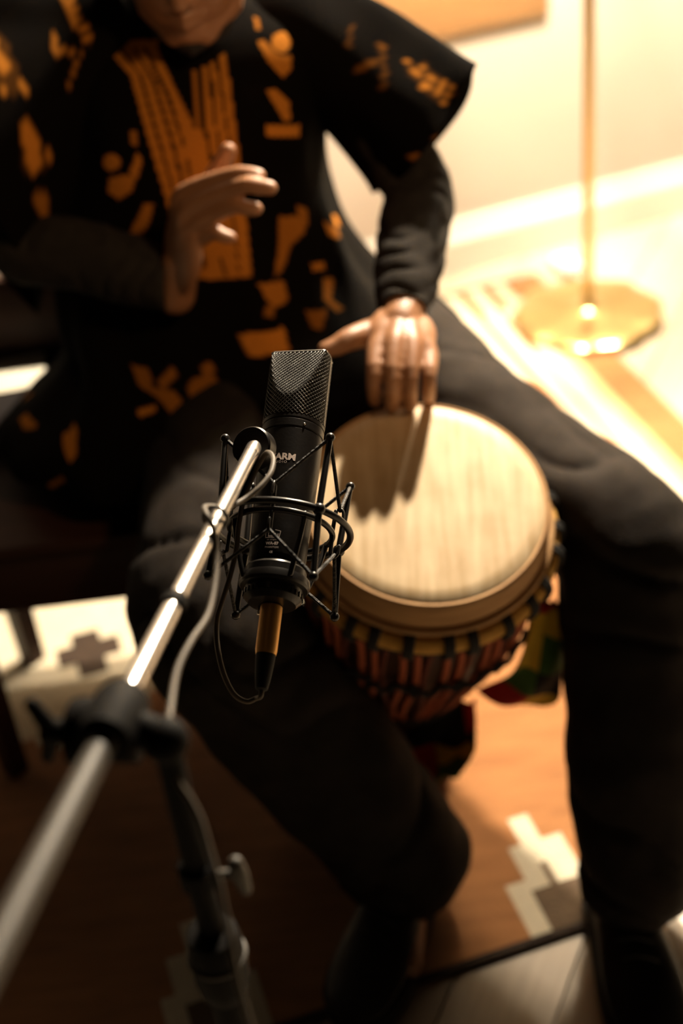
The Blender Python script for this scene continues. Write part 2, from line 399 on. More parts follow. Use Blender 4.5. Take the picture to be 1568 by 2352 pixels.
# ------------------------------------------------------------------ floor lamp beside the wall
LZ = 0.0075
t = thing('floor_lamp', 'brass floor lamp with round hammered base near the wall', 'lamp', Matrix.Translation((LAMP.x, LAMP.y, LZ)))
seg, prf = 96, [(0.0005, 0.0), (0.150, 0.0), (0.163, 0.003), (0.168, 0.008), (0.164, 0.013), (0.152, 0.017), (0.11, 0.019), (0.06, 0.021), (0.03, 0.024), (0.018, 0.030), (0.012, 0.04), (0.0005, 0.04)]
lb = MB(); lb.lathe(prf, seg)
for v in lb.v:
    r = math.hypot(v.x, v.y)
    if r > 0.1:
        a = math.atan2(v.y, v.x); k = 1 + (0.022 * math.sin(9 * a) + 0.012 * math.sin(17 * a + 1)) * (r - 0.1) / 0.068
        v.x *= k; v.y *= k; v.z += 0.002 * math.sin(9 * a + .5) * (r - 0.1) / 0.068 if v.z > 0.004 else 0
lb.build('base', 'brass', t, local=True, angle=50)
MB().tube([(0, 0, 0.03), (0, 0, 1.62)], 0.0115, 16).build('pole', 'brass_pole', t, local=True)
MB().lathe([(0.0005, 0.75), (0.016, 0.752), (0.018, 0.765), (0.016, 0.778), (0.0005, 0.78)], 20).build('collar', 'brass_pole', t, local=True)
SHZ = 1.42
sh = MB(); sh.lathe([(0.20, SHZ), (0.15, SHZ + 0.24), (0.148, SHZ + 0.24), (0.198, SHZ)], 48, cap=False)
sh.f += [(3 * 48 + k, 3 * 48 + (k + 1) % 48, (k + 1) % 48, k) for k in range(48)]; sh.mi += [0] * 48
shade = sh.build('lamp_shade', 'shade', t, local=True)
hold = MB()
for k in range(3):
    a = 2 * math.pi * k / 3; hold.tube([(0.01 * math.cos(a), 0.01 * math.sin(a), SHZ + .20), (0.156 * math.cos(a), 0.156 * math.sin(a), SHZ + .20)], 0.002, 6)
hold.build('shade_ring', 'brass_pole', t, local=True)
bulb_m, nt, bs = new_mat('warm_bulb_glass')
bs.inputs['Emission Color'].default_value = (1.0, 0.66, 0.34, 1); bs.inputs['Emission Strength'].default_value = 12
bs.inputs['Base Color'].default_value = (1, .9, .75, 1)
for k, (bx, by) in enumerate(((0.05, 0.0), (-0.05, 0.0))):
    MB().ball((bx, by, SHZ + 0.06), (0.03, 0.03, 0.034)).build('bulb', bulb_m, t, local=True)
    MB().tube([(bx * .25, by, SHZ + .15), (bx * .8, by, SHZ + .14), (bx, by, SHZ + .12), (bx, by, SHZ + .09)], 0.008, 10).build('socket', 'brass_pole', t, local=True)
for k, bx in enumerate((0.05, -0.05)):
    ld = bpy.data.lights.new('floor_lamp_light', 'POINT'); ld.energy = LAMP_POWER / 2; ld.color = (1.0, 0.87, 0.67); ld.shadow_soft_size = 0.033
    lo = bpy.data.objects.new('floor_lamp_light', ld); col.objects.link(lo); lo.location = (LAMP.x + bx, LAMP.y, LZ + SHZ + 0.022 - 0.03)
# pendant fixture added around the unseen key light, out of view
t = thing('added_pendant', 'added brass pendant fixture around the unseen key light', 'lamp', Matrix.Translation((0.72, 2.74, 2.12)))
MB().lathe([(0.115, 0.0), (0.110, 0.05), (0.075, 0.10), (0.02, 0.13), (0.018, 0.127), (0.073, 0.097), (0.107, 0.049), (0.112, 0.0)], 40, cap=False).build('pendant_shade', 'brass_pole', t, local=True)
MB().tube([(0, 0, 0.128), (0, 0, 0.478)], 0.003, 8).build('pendant_cord', 'rubber', t, local=True)
MB().lathe([(0.0005, 0.478), (0.05, 0.476), (0.05, 0.47), (0.0005, 0.455)], 24).build('ceiling_rose', 'brass_pole', t, local=True)
MB().ball((0, 0, 0.085), (0.026, 0.026, 0.032)).build('bulb', bulb_m, t, local=True)
fs_ = Vector((0.6076, 3.07, 0.012))
sw = thing('foot_switch', 'small white foot switch lying on the floor behind the lamp base', 'switch', Matrix.Translation((fs_.x, fs_.y, 0.0)))
MB().box((0, 0, 0.019), (0.055, 0.085, 0.022), Matrix.Rotation(.25, 3, 'Z'), 0.009).build('housing', 'plastic_white', sw, local=True)
MB().box((0, 0.004, 0.033), (0.024, 0.034, 0.010), Matrix.Rotation(.25, 3, 'Z'), 0.004).build('button', 'plastic_white', sw, local=True)
cpts = [(LAMP.x + .02, LAMP.y + .15, .014), (LAMP.x + .03, LAMP.y + .2, .0105), (fs_.x + .03, fs_.y - .09, .0105), (fs_.x + .01, fs_.y - .045, .014)]
MB().tube([tuple(p) for p in spline(cpts, 8)], 0.003, 8).build('cord', 'plastic_white', sw)

# ------------------------------------------------------------------ dark bench the drummer sits on
t = thing('bench', 'dark stained wooden bench under the seated drummer', 'bench', Matrix.Translation((-0.24, 1.80, 0)))
BX0, BX1, BY0, BY1 = -0.735, 0.14, 1.60, 2.02
MB().box(((BX0 + BX1) / 2, (BY0 + BY1) / 2, 0.432), (BX1 - BX0, BY1 - BY0, 0.022), None, 0.006).build('seat', 'bench', t)
MB().box(((BX0 + BX1) / 2, BY0 + 0.022, 0.372), (BX1 - BX0 - .05, 0.022, 0.098), None, 0.003).build('front_rail', 'bench', t)
MB().box(((BX0 + BX1) / 2, 1.90, 0.285), (BX1 - BX0 - .05, 0.022, 0.272), None, 0.003).build('rear_rail', 'bench', t)
for x in (BX0 + .05, BX1 - .05): MB().box((x, 1.76, 0.372), (0.022, 0.26, 0.09), None, 0.003).build('side_rail', 'bench', t)
for x in (-0.558, 0.09):
    for y in (1.612, 1.874):
        MB().tube([(x, y, 0.0085), (x, y, 0.421)], [0.022, 0.029], 4).build('leg', 'bench', t, smooth=False)

MB().box((-0.43, 2.008, 0.552), (0.60, 0.020, 0.215), None, 0.006).build('backrest', 'bench', t)
for x in (-0.70, -0.16): MB().box((x, 2.006, 0.500), (0.034, 0.024, 0.30), None, 0.004).build('back_post', 'bench', t)
# white carton on the bench beside the drummer
k = Vector((-0.4254, 1.8701, 0.535))
t = thing('carton', 'white carton on the bench, its front tinted blue-grey for shade', 'box', Matrix.Translation((k.x - .082, k.y + .056, 0.4435)))
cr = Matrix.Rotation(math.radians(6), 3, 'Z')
MB().box((0, 0, 0.0445), (0.16, 0.10, 0.089), cr, 0.002).build('body', 'paper_shade_tint', t, local=True, angle=30)
MB().box((0, 0, 0.0906), (0.163, 0.103, 0.003), cr, 0.001).build('lid', 'paper', t, local=True, angle=30)


# ------------------------------------------------------------------ djembe
DH = 0.612                                              # height along the drum's own axis
DM = frame((0.0432, 1.5729, 0.048), (0.095, -0.3564, 0.9295), (0.9925, -0.0716, -0.0986))
t = drum = thing('djembe', 'rope-tuned djembe drum with goatskin head held between the knees', 'drum', DM)
wood = [(0.0005, 0.012), (0.088, 0.0), (0.103, 0.0), (0.104, 0.014), (0.096, 0.04), (0.083, 0.09), (0.075, 0.135), (0.076, 0.165), (0.083, 0.2), (0.099, 0.25),
        (0.122, 0.325), (0.138, 0.40), (0.146, 0.47), (0.148, 0.53), (0.144, 0.58), (0.139, 0.615), (0.130, 0.617), (0.0005, 0.617)]
wood = [(r, z * .98) for r, z in wood]
MB().lathe(wood, 72).build('shell', 'drum_wood', t, local=True, angle=35)
def shell_r(z):
    P = wood[2:-2]
    for (r0, z0), (r1, z1) in zip(P, P[1:]):
        if z0 <= z <= z1: return r0 + (r1 - r0) * (z - z0) / max(z1 - z0, 1e-6)
    return 0.1
# goatskin head with streaks that follow the hide's spine
hm, nt, bs = new_mat('goatskin_head')
tc = nt.nodes.new('ShaderNodeTexCoord'); mp = nt.nodes.new('ShaderNodeMapping'); mp.inputs['Scale'].default_value = (62, 5, 5); mp.inputs['Rotation'].default_value = (0, 0, math.radians(6))
nt.links.new(tc.outputs['Object'], mp.inputs[0])
n1 = nt.nodes.new('ShaderNodeTexNoise'); n1.inputs['Scale'].default_value = 1.6; n1.inputs['Detail'].default_value = 3; nt.links.new(mp.outputs[0], n1.inputs['Vector'])
n2 = nt.nodes.new('ShaderNodeTexNoise'); n2.inputs['Scale'].default_value = 26; n2.inputs['Detail'].default_value = 6; nt.links.new(tc.outputs['Object'], n2.inputs['Vector'])
mx = nt.nodes.new('ShaderNodeMath'); mx.operation = 'MULTIPLY_ADD'; mx.inputs[1].default_value = 0.65
ms = nt.nodes.new('ShaderNodeMath'); ms.operation = 'MULTIPLY'; ms.inputs[1].default_value = 0.35
nt.links.new(n2.outputs[0], ms.inputs[0]); nt.links.new(n1.outputs[0], mx.inputs[0]); nt.links.new(ms.outputs[0], mx.inputs[2])
rp = nt.nodes.new('ShaderNodeValToRGB'); rp.color_ramp.elements[0].position = .30; rp.color_ramp.elements[0].color = (0.52, 0.33, 0.15, 1)
rp.color_ramp.elements[1].position = .66; rp.color_ramp.elements[1].color = (0.80, 0.60, 0.36, 1)
nt.links.new(mx.outputs[0], rp.inputs[0]); nt.links.new(rp.outputs[0], bs.inputs['Base Color'])
bs.inputs['Roughness'].default_value = 0.55
head = MB().lathe([(0.0005, DH - .004), (0.08, DH - .004), (0.1405, DH - .006), (0.1405, DH - .001), (0.138, DH + .0015), (0.12, DH + .0022), (0.06, DH + .003), (0.0005, DH + .003)], 96)
head.build('drum_head', hm, t, local=True, angle=50)
MB().lathe([(0.1385, DH + .0005), (0.1425, DH + .0015), (0.1455, DH - .002), (0.1475, DH - .012), (0.1490, DH - .030), (0.1500, DH - .046), (0.1470, DH - .046), (0.1440, DH - .02), (0.1395, DH - .002)], 96, cap=False).build('skin_fold', 'skin_edge', t, local=True, angle=60)
MB().torus(0.1515, 0.0058, Matrix.Translation((0, 0, DH - .043)), 96, 12).build('flesh_hoop', 'skin_edge', t, local=True)
ring = MB().torus(0.1545, 0.0125, Matrix.Translation((0, 0, DH - .066)), 96, 14, flat=1.15).build('crown_ring', 'ring_cloth', t, local=True)
MB().torus(0.1535, 0.0065, Matrix.Translation((0, 0, DH - .086)), 96, 10).build('braid', 'rope_black', t, local=True)
# black rope loops over the ring, each its own piece
lp = MB()
for s in (-1, 1):
    lp.tube(spline([(0.150, s * .0032, DH - .050), (0.158, s * .0032, DH - .047), (0.1688, s * .0030, DH - .058), (0.1695, s * .0030, DH - .074), (0.1625, s * .0036, DH - .086)], 4), 0.0035, 8)
lp0 = lp.build('rope_loop', 'rope_black', t, local=True)
NL = 26
for k in range(NL):
    o = lp0 if k == 0 else lp0.copy()
    if k: col.objects.link(o); o.parent = t
    o.rotation_euler = (0, 0, 2 * math.pi * (k + .15 * math.sin(k * 2.3)) / NL)
# vertical ropes down the bowl
rp_ = MB(); path = []
for i in range(15):
    z = DH - .088 - i / 14 * .312; path.append((shell_r(z) + .0042 + (.005 if i == 0 else 0), .004 * math.sin(i * .45), z))
rp_.tube(path, 0.0046, 7)
ra = rp_.build('rope', 'rope_red', t, local=True)
rp2 = MB().tube([(p[0], -p[1], p[2]) for p in path], 0.0036, 7); rd = rp2.build('rope', 'rope_dark', t, local=True)
NR = 54
for k in range(NR):
    src = rd if k % 3 == 2 else ra
    o = src if k in (0, 2) else src.copy()
    if k not in (0, 2): col.objects.link(o); o.parent = t
    o.rotation_euler = (0, 0, 2 * math.pi * k / NR)
MB().torus(shell_r(DH - .40) + .006, 0.0065, Matrix.Translation((0, 0, DH - .402)), 64, 10).build('lower_ring', 'rope_black', t, local=True)
kn = MB().tube(spline([(shell_r(.43) + .012, -.016, .424), (shell_r(.43) + .014, -.005, .434), (shell_r(.43) + .014, .006, .426), (shell_r(.43) + .012, .017, .436)], 3), 0.0042, 7).build('rope_knot', 'rope_black', t, local=True)
for k in range(11):
    o = kn if k == 0 else kn.copy()
    if k: col.objects.link(o); o.parent = t
    o.rotation_euler = (0, 0, math.radians(-140 + k * 10.5))
    o.location = (0, 0, -.012 * (k % 2))
# printed strap cloth tied to the ring, hanging behind the bowl
def cloth_grid(rows, colours, name, parent):
    """rows of world points; colours[r][c] material per cell"""
    nr, nc = len(rows), len(rows[0]); S = 5
    fine = [spline(r, S) for r in rows]; cols = list(zip(*fine)); fine = list(zip(*[spline(c, S) for c in cols]))
    R, Cn = len(fine), len(fine[0]); b = MB(); vs = []
    for i in range(R):
        for j in range(Cn):
            p = Vector(fine[i][j]); p.y += .006 * math.sin(j * .9 + i * .35); vs.append(p)
    fs = []; mi = []
    for i in range(R - 1):
        for j in range(Cn - 1):
            fs.append((i * Cn + j, i * Cn + j + 1, (i + 1) * Cn + j + 1, (i + 1) * Cn + j)); mi.append(colours[min(i // S, nr - 2)][min(j // S, nc - 2)])
    b.add(vs, fs); b.mi = mi
    o = b.build(name, ['strap_red', 'strap_yellow', 'strap_green', 'strap_black'], parent)
    s = o.modifiers.new('cloth', 'SOLIDIFY'); s.thickness = .0025
    return o
R_, Y_, G_, K_ = range(4)
cloth_grid([[(0.2333, 1.3745, 0.4294), (0.2484, 1.3878, 0.4138), (0.2585, 1.4002, 0.3968)], [(0.2242, 1.3653, 0.4169), (0.2468, 1.38, 0.4031), (0.2672, 1.3929, 0.3868)], [(0.215, 1.3625, 0.379), (0.2385, 1.3684, 0.3701), (0.2672, 1.389, 0.3474)],
            [(0.1982, 1.3637, 0.3295), (0.2284, 1.3581, 0.3219), (0.2632, 1.3762, 0.2957)], [(0.1818, 1.3753, 0.2944), (0.217, 1.3635, 0.2783), (0.2592, 1.3724, 0.2565)], [(0.1502, 1.3837, 0.272), (0.197, 1.3693, 0.2522), (0.2435, 1.384, 0.2384)]],
           [[R_, R_], [Y_, Y_], [Y_, G_], [G_, K_], [R_, Y_]], 'strap', t)
cloth_grid([[(0.0619, 1.4653, 0.1802), (0.1038, 1.4477, 0.19), (0.1338, 1.4357, 0.2075), (0.153, 1.4211, 0.2215)], [(0.0511, 1.4495, 0.1414), (0.0995, 1.4317, 0.1509), (0.1355, 1.4183, 0.1666), (0.1461, 1.4032, 0.1798)],
            [(0.0525, 1.4413, 0.1301), (0.0915, 1.4231, 0.1391), (0.1283, 1.4073, 0.1514), (0.143, 1.3942, 0.1673)], [(0.0524, 1.4254, 0.1083), (0.0918, 1.4096, 0.1206), (0.1218, 1.397, 0.1372), (0.1383, 1.3831, 0.1521)],
            [(0.0555, 1.4105, 0.0877), (0.0853, 1.3933, 0.0981), (0.1066, 1.3826, 0.1173), (0.1311, 1.375, 0.141)]],
           [[K_, K_, R_], [K_, K_, K_], [R_, Y_, Y_], [R_, G_, G_]], 'strap_tail', t)

# ------------------------------------------------------------------ condenser microphone
MZ0 = -0.1135                                            # its lower end, measured along its axis
MM = frame((-0.0617, 0.9638, 0.8475), (0.2023, 0.8612, 0.4663), (0.9925, -0.0716, -0.0986))
MYAW = math.radians(-13)
def z_(s): return s - MZ0
t = mic = thing('microphone', 'black large condenser microphone with mesh grille in the shock mount', 'microphone', MM)
MB().lathe([(0.0005, z_(-.113)), (0.0228, z_(-.113)), (0.0240, z_(-.1115)), (0.0247, z_(-.107)), (0.0262, z_(-.065)), (0.0274, z_(-.02)), (0.0277, z_(.0115)), (0.0272, z_(.0122)), (0.0272, z_(.0132)), (0.0280, z_(.0138)), (0.0280, z_(.0205)), (0.0274, z_(.0212)), (0.0274, z_(.0222)), (0.0280, z_(.0228)), (0.0280, z_(.0262)), (0.0268, z_(.027)), (0.0005, z_(.027))], 80).build('body', 'mic_black', t, local=True, angle=30)
GR, GH, G0 = 0.0278, 0.0725, 0.0265
def grille_pt(a, h, k=1.0):
    d = GR if h < .26 * GH else GR + (0.0115 - GR) * (h - .26 * GH) / (.74 * GH)
    x, y = GR * k * math.cos(a), GR * k * math.sin(a)
    y = max(-d * k, min(d * k, y))
    if h > GH - .005: x *= 1 - .035 * ((h - GH + .005) / .005) ** 2
    c, s = math.cos(MYAW), math.sin(MYAW)
    return Vector((x * c - y * s, x * s + y * c, z_(G0) + h))
core = MB(); NS = 64; NHt = 24
vs = [grille_pt(2 * math.pi * i / NS, GH * j / NHt, .955) for j in range(NHt + 1) for i in range(NS)]
core.add(vs, [(j * NS + i, j * NS + (i + 1) % NS, (j + 1) * NS + (i + 1) % NS, (j + 1) * NS + i) for j in range(NHt) for i in range(NS)] + [tuple(range(NS))[::-1], tuple(NHt * NS + i for i in range(NS))])
core.build('grille_core', 'grille_core', t, local=True, angle=30)
NW, NRW = 84, 36
idx = {}; vs = []; fs = []
for j in range(NRW + 1):
    for i in range(NW):
        if (i + j) % 2 == 0: idx[(i, j)] = len(vs); vs.append(grille_pt(2 * math.pi * i / NW, GH * j / NRW))
for j in range(NRW - 1):
    for i in range(NW):
        if (i + j) % 2 == 0: fs.append((idx[(i, j)], idx[((i + 1) % NW, j + 1)], idx[(i, j + 2)], idx[((i - 1) % NW, j + 1)]))
g = MB().add(vs, fs).build('grille', 'grille_wire', t, local=True, angle=80)
w = g.modifiers.new('wires', 'WIREFRAME'); w.thickness = 0.00105; w.use_even_offset = False; w.use_boundary = True
# top ridge mesh plate and the side bands of the head
def gl(x, y, z):
    c, s = math.cos(MYAW), math.sin(MYAW); return Vector((x * c - y * s, x * s + y * c, z))
rim = [grille_pt(2 * math.pi * i / NS, GH) for i in range(NS)]
MB().tube(rim + [rim[0]], 0.0009, 6, cap=False).build('grille_rim', 'grille_wire', t, local=True)
tp = MB(); zt = z_(G0) + GH
tp.add([gl(x * GR * .95, y * .0112, zt + .0004) for x in (-1, 1) for y in (-1, 1)] + [gl(x * GR * .95, y * .0112, zt - .001) for x in (-1, 1) for y in (-1, 1)], [(0, 1, 3, 2), (4, 6, 7, 5), (0, 2, 6, 4), (1, 5, 7, 3), (0, 4, 5, 1), (2, 3, 7, 6)])
tp.build('top_plate', 'grille_wire', t, local=True, smooth=False)
for s in (-1, 1):
    pl = [gl(s * (GR + .0006) * (1 if h < GH - .004 else .972), 0, z_(G0) + h) for h in (0, .02, .04, .06, GH - .005, GH - .0015)]
    pr = []
    for p in pl:
        q = gl(0, .0022, 0); pr += [p - q, p + q]
    inn = [p - gl(s * .0012, 0, 0) for p in pr]
    nn = len(pl); f = []
    for i in range(nn - 1):
        a = 2 * i; f += [(a, a + 1, a + 3, a + 2), (2 * nn + a, 2 * nn + a + 2, 2 * nn + a + 3, 2 * nn + a + 1), (a, a + 2, 2 * nn + a + 2, 2 * nn + a), (a + 1, 2 * nn + a + 1, 2 * nn + a + 3, a + 3)]
    f += [(0, 2 * nn, 2 * nn + 1, 1), (2 * nn - 2, 2 * nn - 1, 4 * nn - 1, 4 * nn - 2)]
    MB().add(pr + inn, f).build('side_band', 'mic_black', t, local=True, angle=30)
def on_body(az, s, out=0.0):
    """point on the body skin; az in degrees from the right towards the viewer"""
    P = [(-.107, .0247), (-.065, .0262), (-.02, .0274), (.0115, .0277), (.0205, .0280)]
    r = P[-1][1]
    for (s0, r0), (s1, r1) in zip(P, P[1:]):
        if s0 <= s <= s1: r = r0 + (r1 - r0) * (s - s0) / (s1 - s0); break
    else:
        if s < P[0][0]: r = P[0][1]
    a = -math.radians(az); return Vector(((r + out) * math.cos(a), (r + out) * math.sin(a), z_(s)))
p = on_body(66, .0165, 0); MB().ball(p, .0013, 10, 6).build('screw', 'steel', t, local=True)
p = on_body(246, .0165, 0); MB().ball(p, .0013, 10, 6).build('screw', 'steel', t, local=True)
def print_on_body(mb, s, flat_pts, faces, az0=103.0):
    """wrap flat (x, y) print, in metres, round the body"""
    vs = []
    for x, y in flat_pts:
        az = az0 - math.degrees(x / .0262); vs.append(on_body(az, s + y, .00022))
    mb.add(vs, faces)
def text_mesh(body, size, offset=0.0, spacing=1.0):
    cu = bpy.data.curves.new('print', 'FONT'); cu.body = body; cu.size = size; cu.align_x = 'CENTER'; cu.align_y = 'CENTER'; cu.offset = offset; cu.space_character = spacing; cu.resolution_u = 3
    ob = bpy.data.objects.new('print', cu); col.objects.link(ob)
    dg = bpy.context.evaluated_depsgraph_get(); dg.update(); me = bpy.data.meshes.new_from_object(ob.evaluated_get(dg))
    pts = [(v.co.x, v.co.y) for v in me.vertices]; fc = [tuple(q.vertices) for q in me.polygons]
    bpy.data.objects.remove(ob); bpy.data.curves.remove(cu); bpy.data.meshes.remove(me)
    return pts, fc
def strips(lines, w):
    pts = []; fc = []
    for (x0, y0), (x1, y1) in lines:
        d = Vector((x1 - x0, y1 - y0)); L = d.length; d /= L; q = Vector((-d.y, d.x)) * w / 2; n = max(1, int(L / .0015))
        for i in range(n):
            a = Vector((x0, y0)) + d * L * i / n; b = Vector((x0, y0)) + d * L * (i + 1) / n; o = len(pts)
            pts += [tuple(a - q), tuple(b - q), tuple(b + q), tuple(a + q)]; fc.append((o, o + 1, o + 2, o + 3))
    return pts, fc
pr = MB(); print_on_body(pr, -.0182, *text_mesh('WARM', .0086, .00036, .98)); pr.build('name_print', 'mic_print', t, local=True, smooth=False)
pr = MB(); print_on_body(pr, -.0232, *text_mesh('AUDIO', .0032, 0.0, 1.35)); pr.build('name_print', 'mic_print', t, local=True, smooth=False)
H = .0035; Wd = .0066
house = [((-Wd, -H), (Wd * .82, -H)), ((-Wd, -H), (-Wd, H)), ((-Wd, H), (-Wd * .62, H * 1.15)), ((-Wd * .55, H * 1.2), (-Wd * .30, H * .95)), ((-Wd * .62, -H * .72), (-Wd * .62, H * .75)),
         ((-Wd * .62, H * .75), (-Wd * .3, H * .95)), ((Wd * .25, H * 1.05), (Wd, H * .8)), ((Wd, H * .8), (Wd * .86, -H * .75)), ((-Wd * .62, -H * .72), (Wd * .3, -H * .72)), ((-Wd * .62, -H * .5), (Wd * .3, -H * .5)),
         ((-Wd * .4, H * .2), (-Wd * .15, H * .45)), ((-Wd * .15, H * .45), (Wd * .1, H * .2)), ((Wd * .55, -H * .1), (Wd * .8, 0)), ((Wd * .55, -H * .4), (Wd * .8, -H * .3))]
pr = MB(); print_on_body(pr, -.0912, *strips(house, .00040), az0=99.5); pr.build('logo_print', 'mic_print', t, local=True, smooth=False)
pr = MB(); print_on_body(pr, -.0965, *text_mesh('an original', .0018, 0, 1.25), az0=99.5); pr.build('small_print', 'mic_print', t, local=True, smooth=False)
pr = MB(); print_on_body(pr, -.1000, *text_mesh('WA-87', .0038, .00010, 1.0), az0=99.5); pr.build('model_print', 'mic_print', t, local=True, smooth=False)
pr = MB(); print_on_body(pr, -.1035, *text_mesh('PHANTOM', .0024, 0, 1.1), az0=99.5); pr.build('model_print', 'mic_print', t, local=True, smooth=False)
pr = MB(); print_on_body(pr, -.1080, *text_mesh('CE', .0026, 0, .9), az0=99.5); pr.build('small_print', 'mic_print', t, local=True, smooth=False)

# ------------------------------------------------------------------ spider shock mount
SMM = frame((-0.0684, 0.935, 0.8319), (0.2023, 0.8612, 0.4663), (0.9925, -0.0716, -0.0986))
t = thing('shock_mount', 'black wire spider shock mount around the microphone', 'shock mount', SMM)
def zs(s): return s + .147
def cyl(az, R, s):
    a = -math.radians(az); return Vector((R * math.cos(a), R * math.sin(a), zs(s)))
HS = -.0765
MB().torus(0.0605, 0.0031, Matrix.Translation((0, 0, zs(HS))), 80, 12).build('outer_hoop', 'cage', t, local=True)
MB().torus(0.0450, 0.0027, Matrix.Translation((0, 0, zs(HS - .001))), 80, 12).build('inner_hoop', 'cage', t, local=True)
OUT = (56, -34, 146, 236); INN = (97, 7, 187, 277)
tops, bots = {}, {}
for az in OUT:
    b = MB(); T = cyl(az, .0660, HS + .066); B = cyl(az, .0635, HS - .062); Mid = cyl(az, .0605, HS)
    b.tube([B, Mid, T], [.0027, .0030, .0027], 12, round_cap=True)
    b.ball(Mid, .0056, 14, 10); b.ball(T, .0043, 12, 8); b.ball(B, .0043, 12, 8)
    b.build('outer_rod', 'cage', t, local=True, angle=60)
    tops[az], bots[az] = T, B
it, ib = {}, {}
for az in INN:
    T = cyl(az, .0465, HS + .020); B = cyl(az, .0455, HS - .021); b = MB()
    b.tube([B, cyl(az, .0452, HS), T], .0019, 10, round_cap=True)
    b.tube(spline([T, cyl(az, .0500, HS + .0225), cyl(az, .0530, HS + .019), cyl(az, .0535, HS + .011)], 4), .0014, 8, round_cap=True)
    b.tube(spline([B, cyl(az, .0490, HS - .0235), cyl(az, .0520, HS - .020), cyl(az, .0522, HS - .013)], 4), .0014, 8, round_cap=True)
    b.build('inner_hook', 'cage', t, local=True, angle=60)
    it[az], ib[az] = cyl(az, .0500, HS + .0205), cyl(az, .0490, HS - .0215)
for i, az in enumerate(OUT):
    for az2 in INN:
        if min(abs((az - az2) % 360), 360 - abs((az - az2) % 360)) < 50:
            MB().tube([tops[az], (tops[az] + it[az2]) / 2, it[az2]], .0017, 8).build('elastic_cord', 'elastic', t, local=True)
            MB().tube([bots[az], (bots[az] + ib[az2]) / 2, ib[az2]], .0017, 8).build('elastic_cord', 'elastic', t, local=True)
for az in (61, 151, 241, 331):
    MB().tube([cyl(az, .0450, HS), cyl(az, .0405, HS - .02), cyl(az, .0330, -.119), cyl(az, .0300, -.127)], .0024, 10, round_cap=True).build('cradle_strut', 'cage', t, local=True)
MB().lathe([(0.0125, zs(-.1142)), (0.0255, zs(-.1142)), (0.0266, zs(-.116)), (0.0266, zs(-.122)), (0.0300, zs(-.1235)), (0.0306, zs(-.126)), (0.0306, zs(-.130)), (0.0290, zs(-.132)), (0.0250, zs(-.133)), (0.0246, zs(-.136)), (0.0252, zs(-.138)), (0.0250, zs(-.1415)), (0.0205, zs(-.1462)), (0.0125, zs(-.147))], 64).build('cradle_cup', 'cage', t, local=True, angle=30)
KN = MB()
for k in range(30):
    a = 2 * math.pi * k / 30; KN.box(Vector((.0253 * math.cos(a), .0253 * math.sin(a), zs(-.1385))), (.0016, .0022, .0045), Matrix.Rotation(a, 3, 'Z'))
KN.build('knurling', 'cage', t, local=True, smooth=False)
# swivel that joins the outer hoop to the boom
SWC = Vector((-0.0676, 1.0258, 0.933)); SWN = Vector((-0.3401, -0.5833, 0.7376))
sm = frame(SWC, SWN, (0, 0, 1))
MB().lathe([(0.0005, -.008), (0.0165, -.008), (0.0180, -.006), (0.0180, .006), (0.0168, .008), (0.0005, .008)], 40, sm).build('swivel_disc', 'cage', t, angle=30)
hoop_w = SMM @ cyl(140, .0605, HS); hoop_w2 = SMM @ cyl(160, .0605, HS)
ar = MB().tube(spline([SWC - SWN * .004 , (SWC * .6 + hoop_w * .4) - SWN * .004, hoop_w], 6), [.0095] * 7 + [.0085] * 5 + [.0065], 14).build('swivel_arm', 'cage', t)


# ------------------------------------------------------------------ boom stand
BT = Vector((-0.0664, 1.0036, 0.9483)); BJ = Vector((-0.1494, 0.6251, 1.0143)); BE = Vector((-0.1922, 0.4169, 1.051))
foot = Vector((BJ.x, BJ.y, 0))
t = thing('microphone_stand', 'nickel and black boom stand reaching up to the microphone', 'microphone stand', Matrix.Translation((-0.121, 0.6156, 0.0078)))
BD = (BT - BJ).normalized(); BL = (BT - BJ).length
def bo(f): return BJ + (BT - BJ) * f
J1 = .58                                                   # where the thinner boom tube leaves the thicker one
J2 = .345
MB().tube([bo(J2 - .02), bo(.97)], .0062, 20).build('boom_tube', 'steel', t)
MB().tube([bo(.965), bo(1.0), BT + BD * .004], [.0064, .0064, .005], 20).build('boom_tip', 'steel', t)
MB().lathe([(.0062, -.006), (.0086, -.005), (.0092, 0), (.0086, .005), (.0062, .006)], 24, frame(bo(J2), BD, (0, 0, 1)), cap=False).build('boom_collar', 'stand_black', t)
MB().tube([bo(.02), bo(J2)], .0068, 20).build('boom_sleeve', 'steel', t)
BE2 = BJ + (BJ - BT).normalized() * .36
MB().tube([bo(-.03), BE2], .0086, 20).build('boom_rear_tube', 'stand_grey', t)
cw = frame(BE2, (BJ - BE2), (0, 0, 1))
MB().lathe([(.0005, -.10), (.026, -.098), (.030, -.09), (.030, 0.0), (.026, .008), (.0105, .009)], 32, cw, cap=True).build('counterweight', 'stand_black', t, angle=30)
side = BD.cross(Vector((0, 0, 1))).normalized()
cm = frame(BJ, BD, side)
MB().lathe([(.0100, -.024), (.0165, -.022), (.0178, -.010), (.0178, .012), (.0160, .02), (.0100, .022)], 28, cm).build('boom_clutch', 'stand_black', t, angle=30)
MB().lathe([(.0005, -.030), (.020, -.029), (.0215, -.024), (.0215, -.012), (.018, -.008), (.018, .012), (.0005, .013)], 28, frame(BJ - Vector((0, 0, .012)), side, (0, 0, 1))).build('swivel_joint', 'stand_black', t, angle=30)
kb = MB(); kbase = BJ - Vector((0, 0, .012)) - side * .030
kb.tube([kbase, kbase - side * .018], .008, 14)
for sg in (-1, 1): kb.tube([kbase - side * .012, kbase - side * .016 + Vector((0, 0, sg * .010)), kbase - side * .020 + Vector((0, 0, sg * .022))], [.006, .0055, .0045], 10, round_cap=True)
kb.build('wing_knob', 'stand_black', t, angle=50)
ZC = 0.791
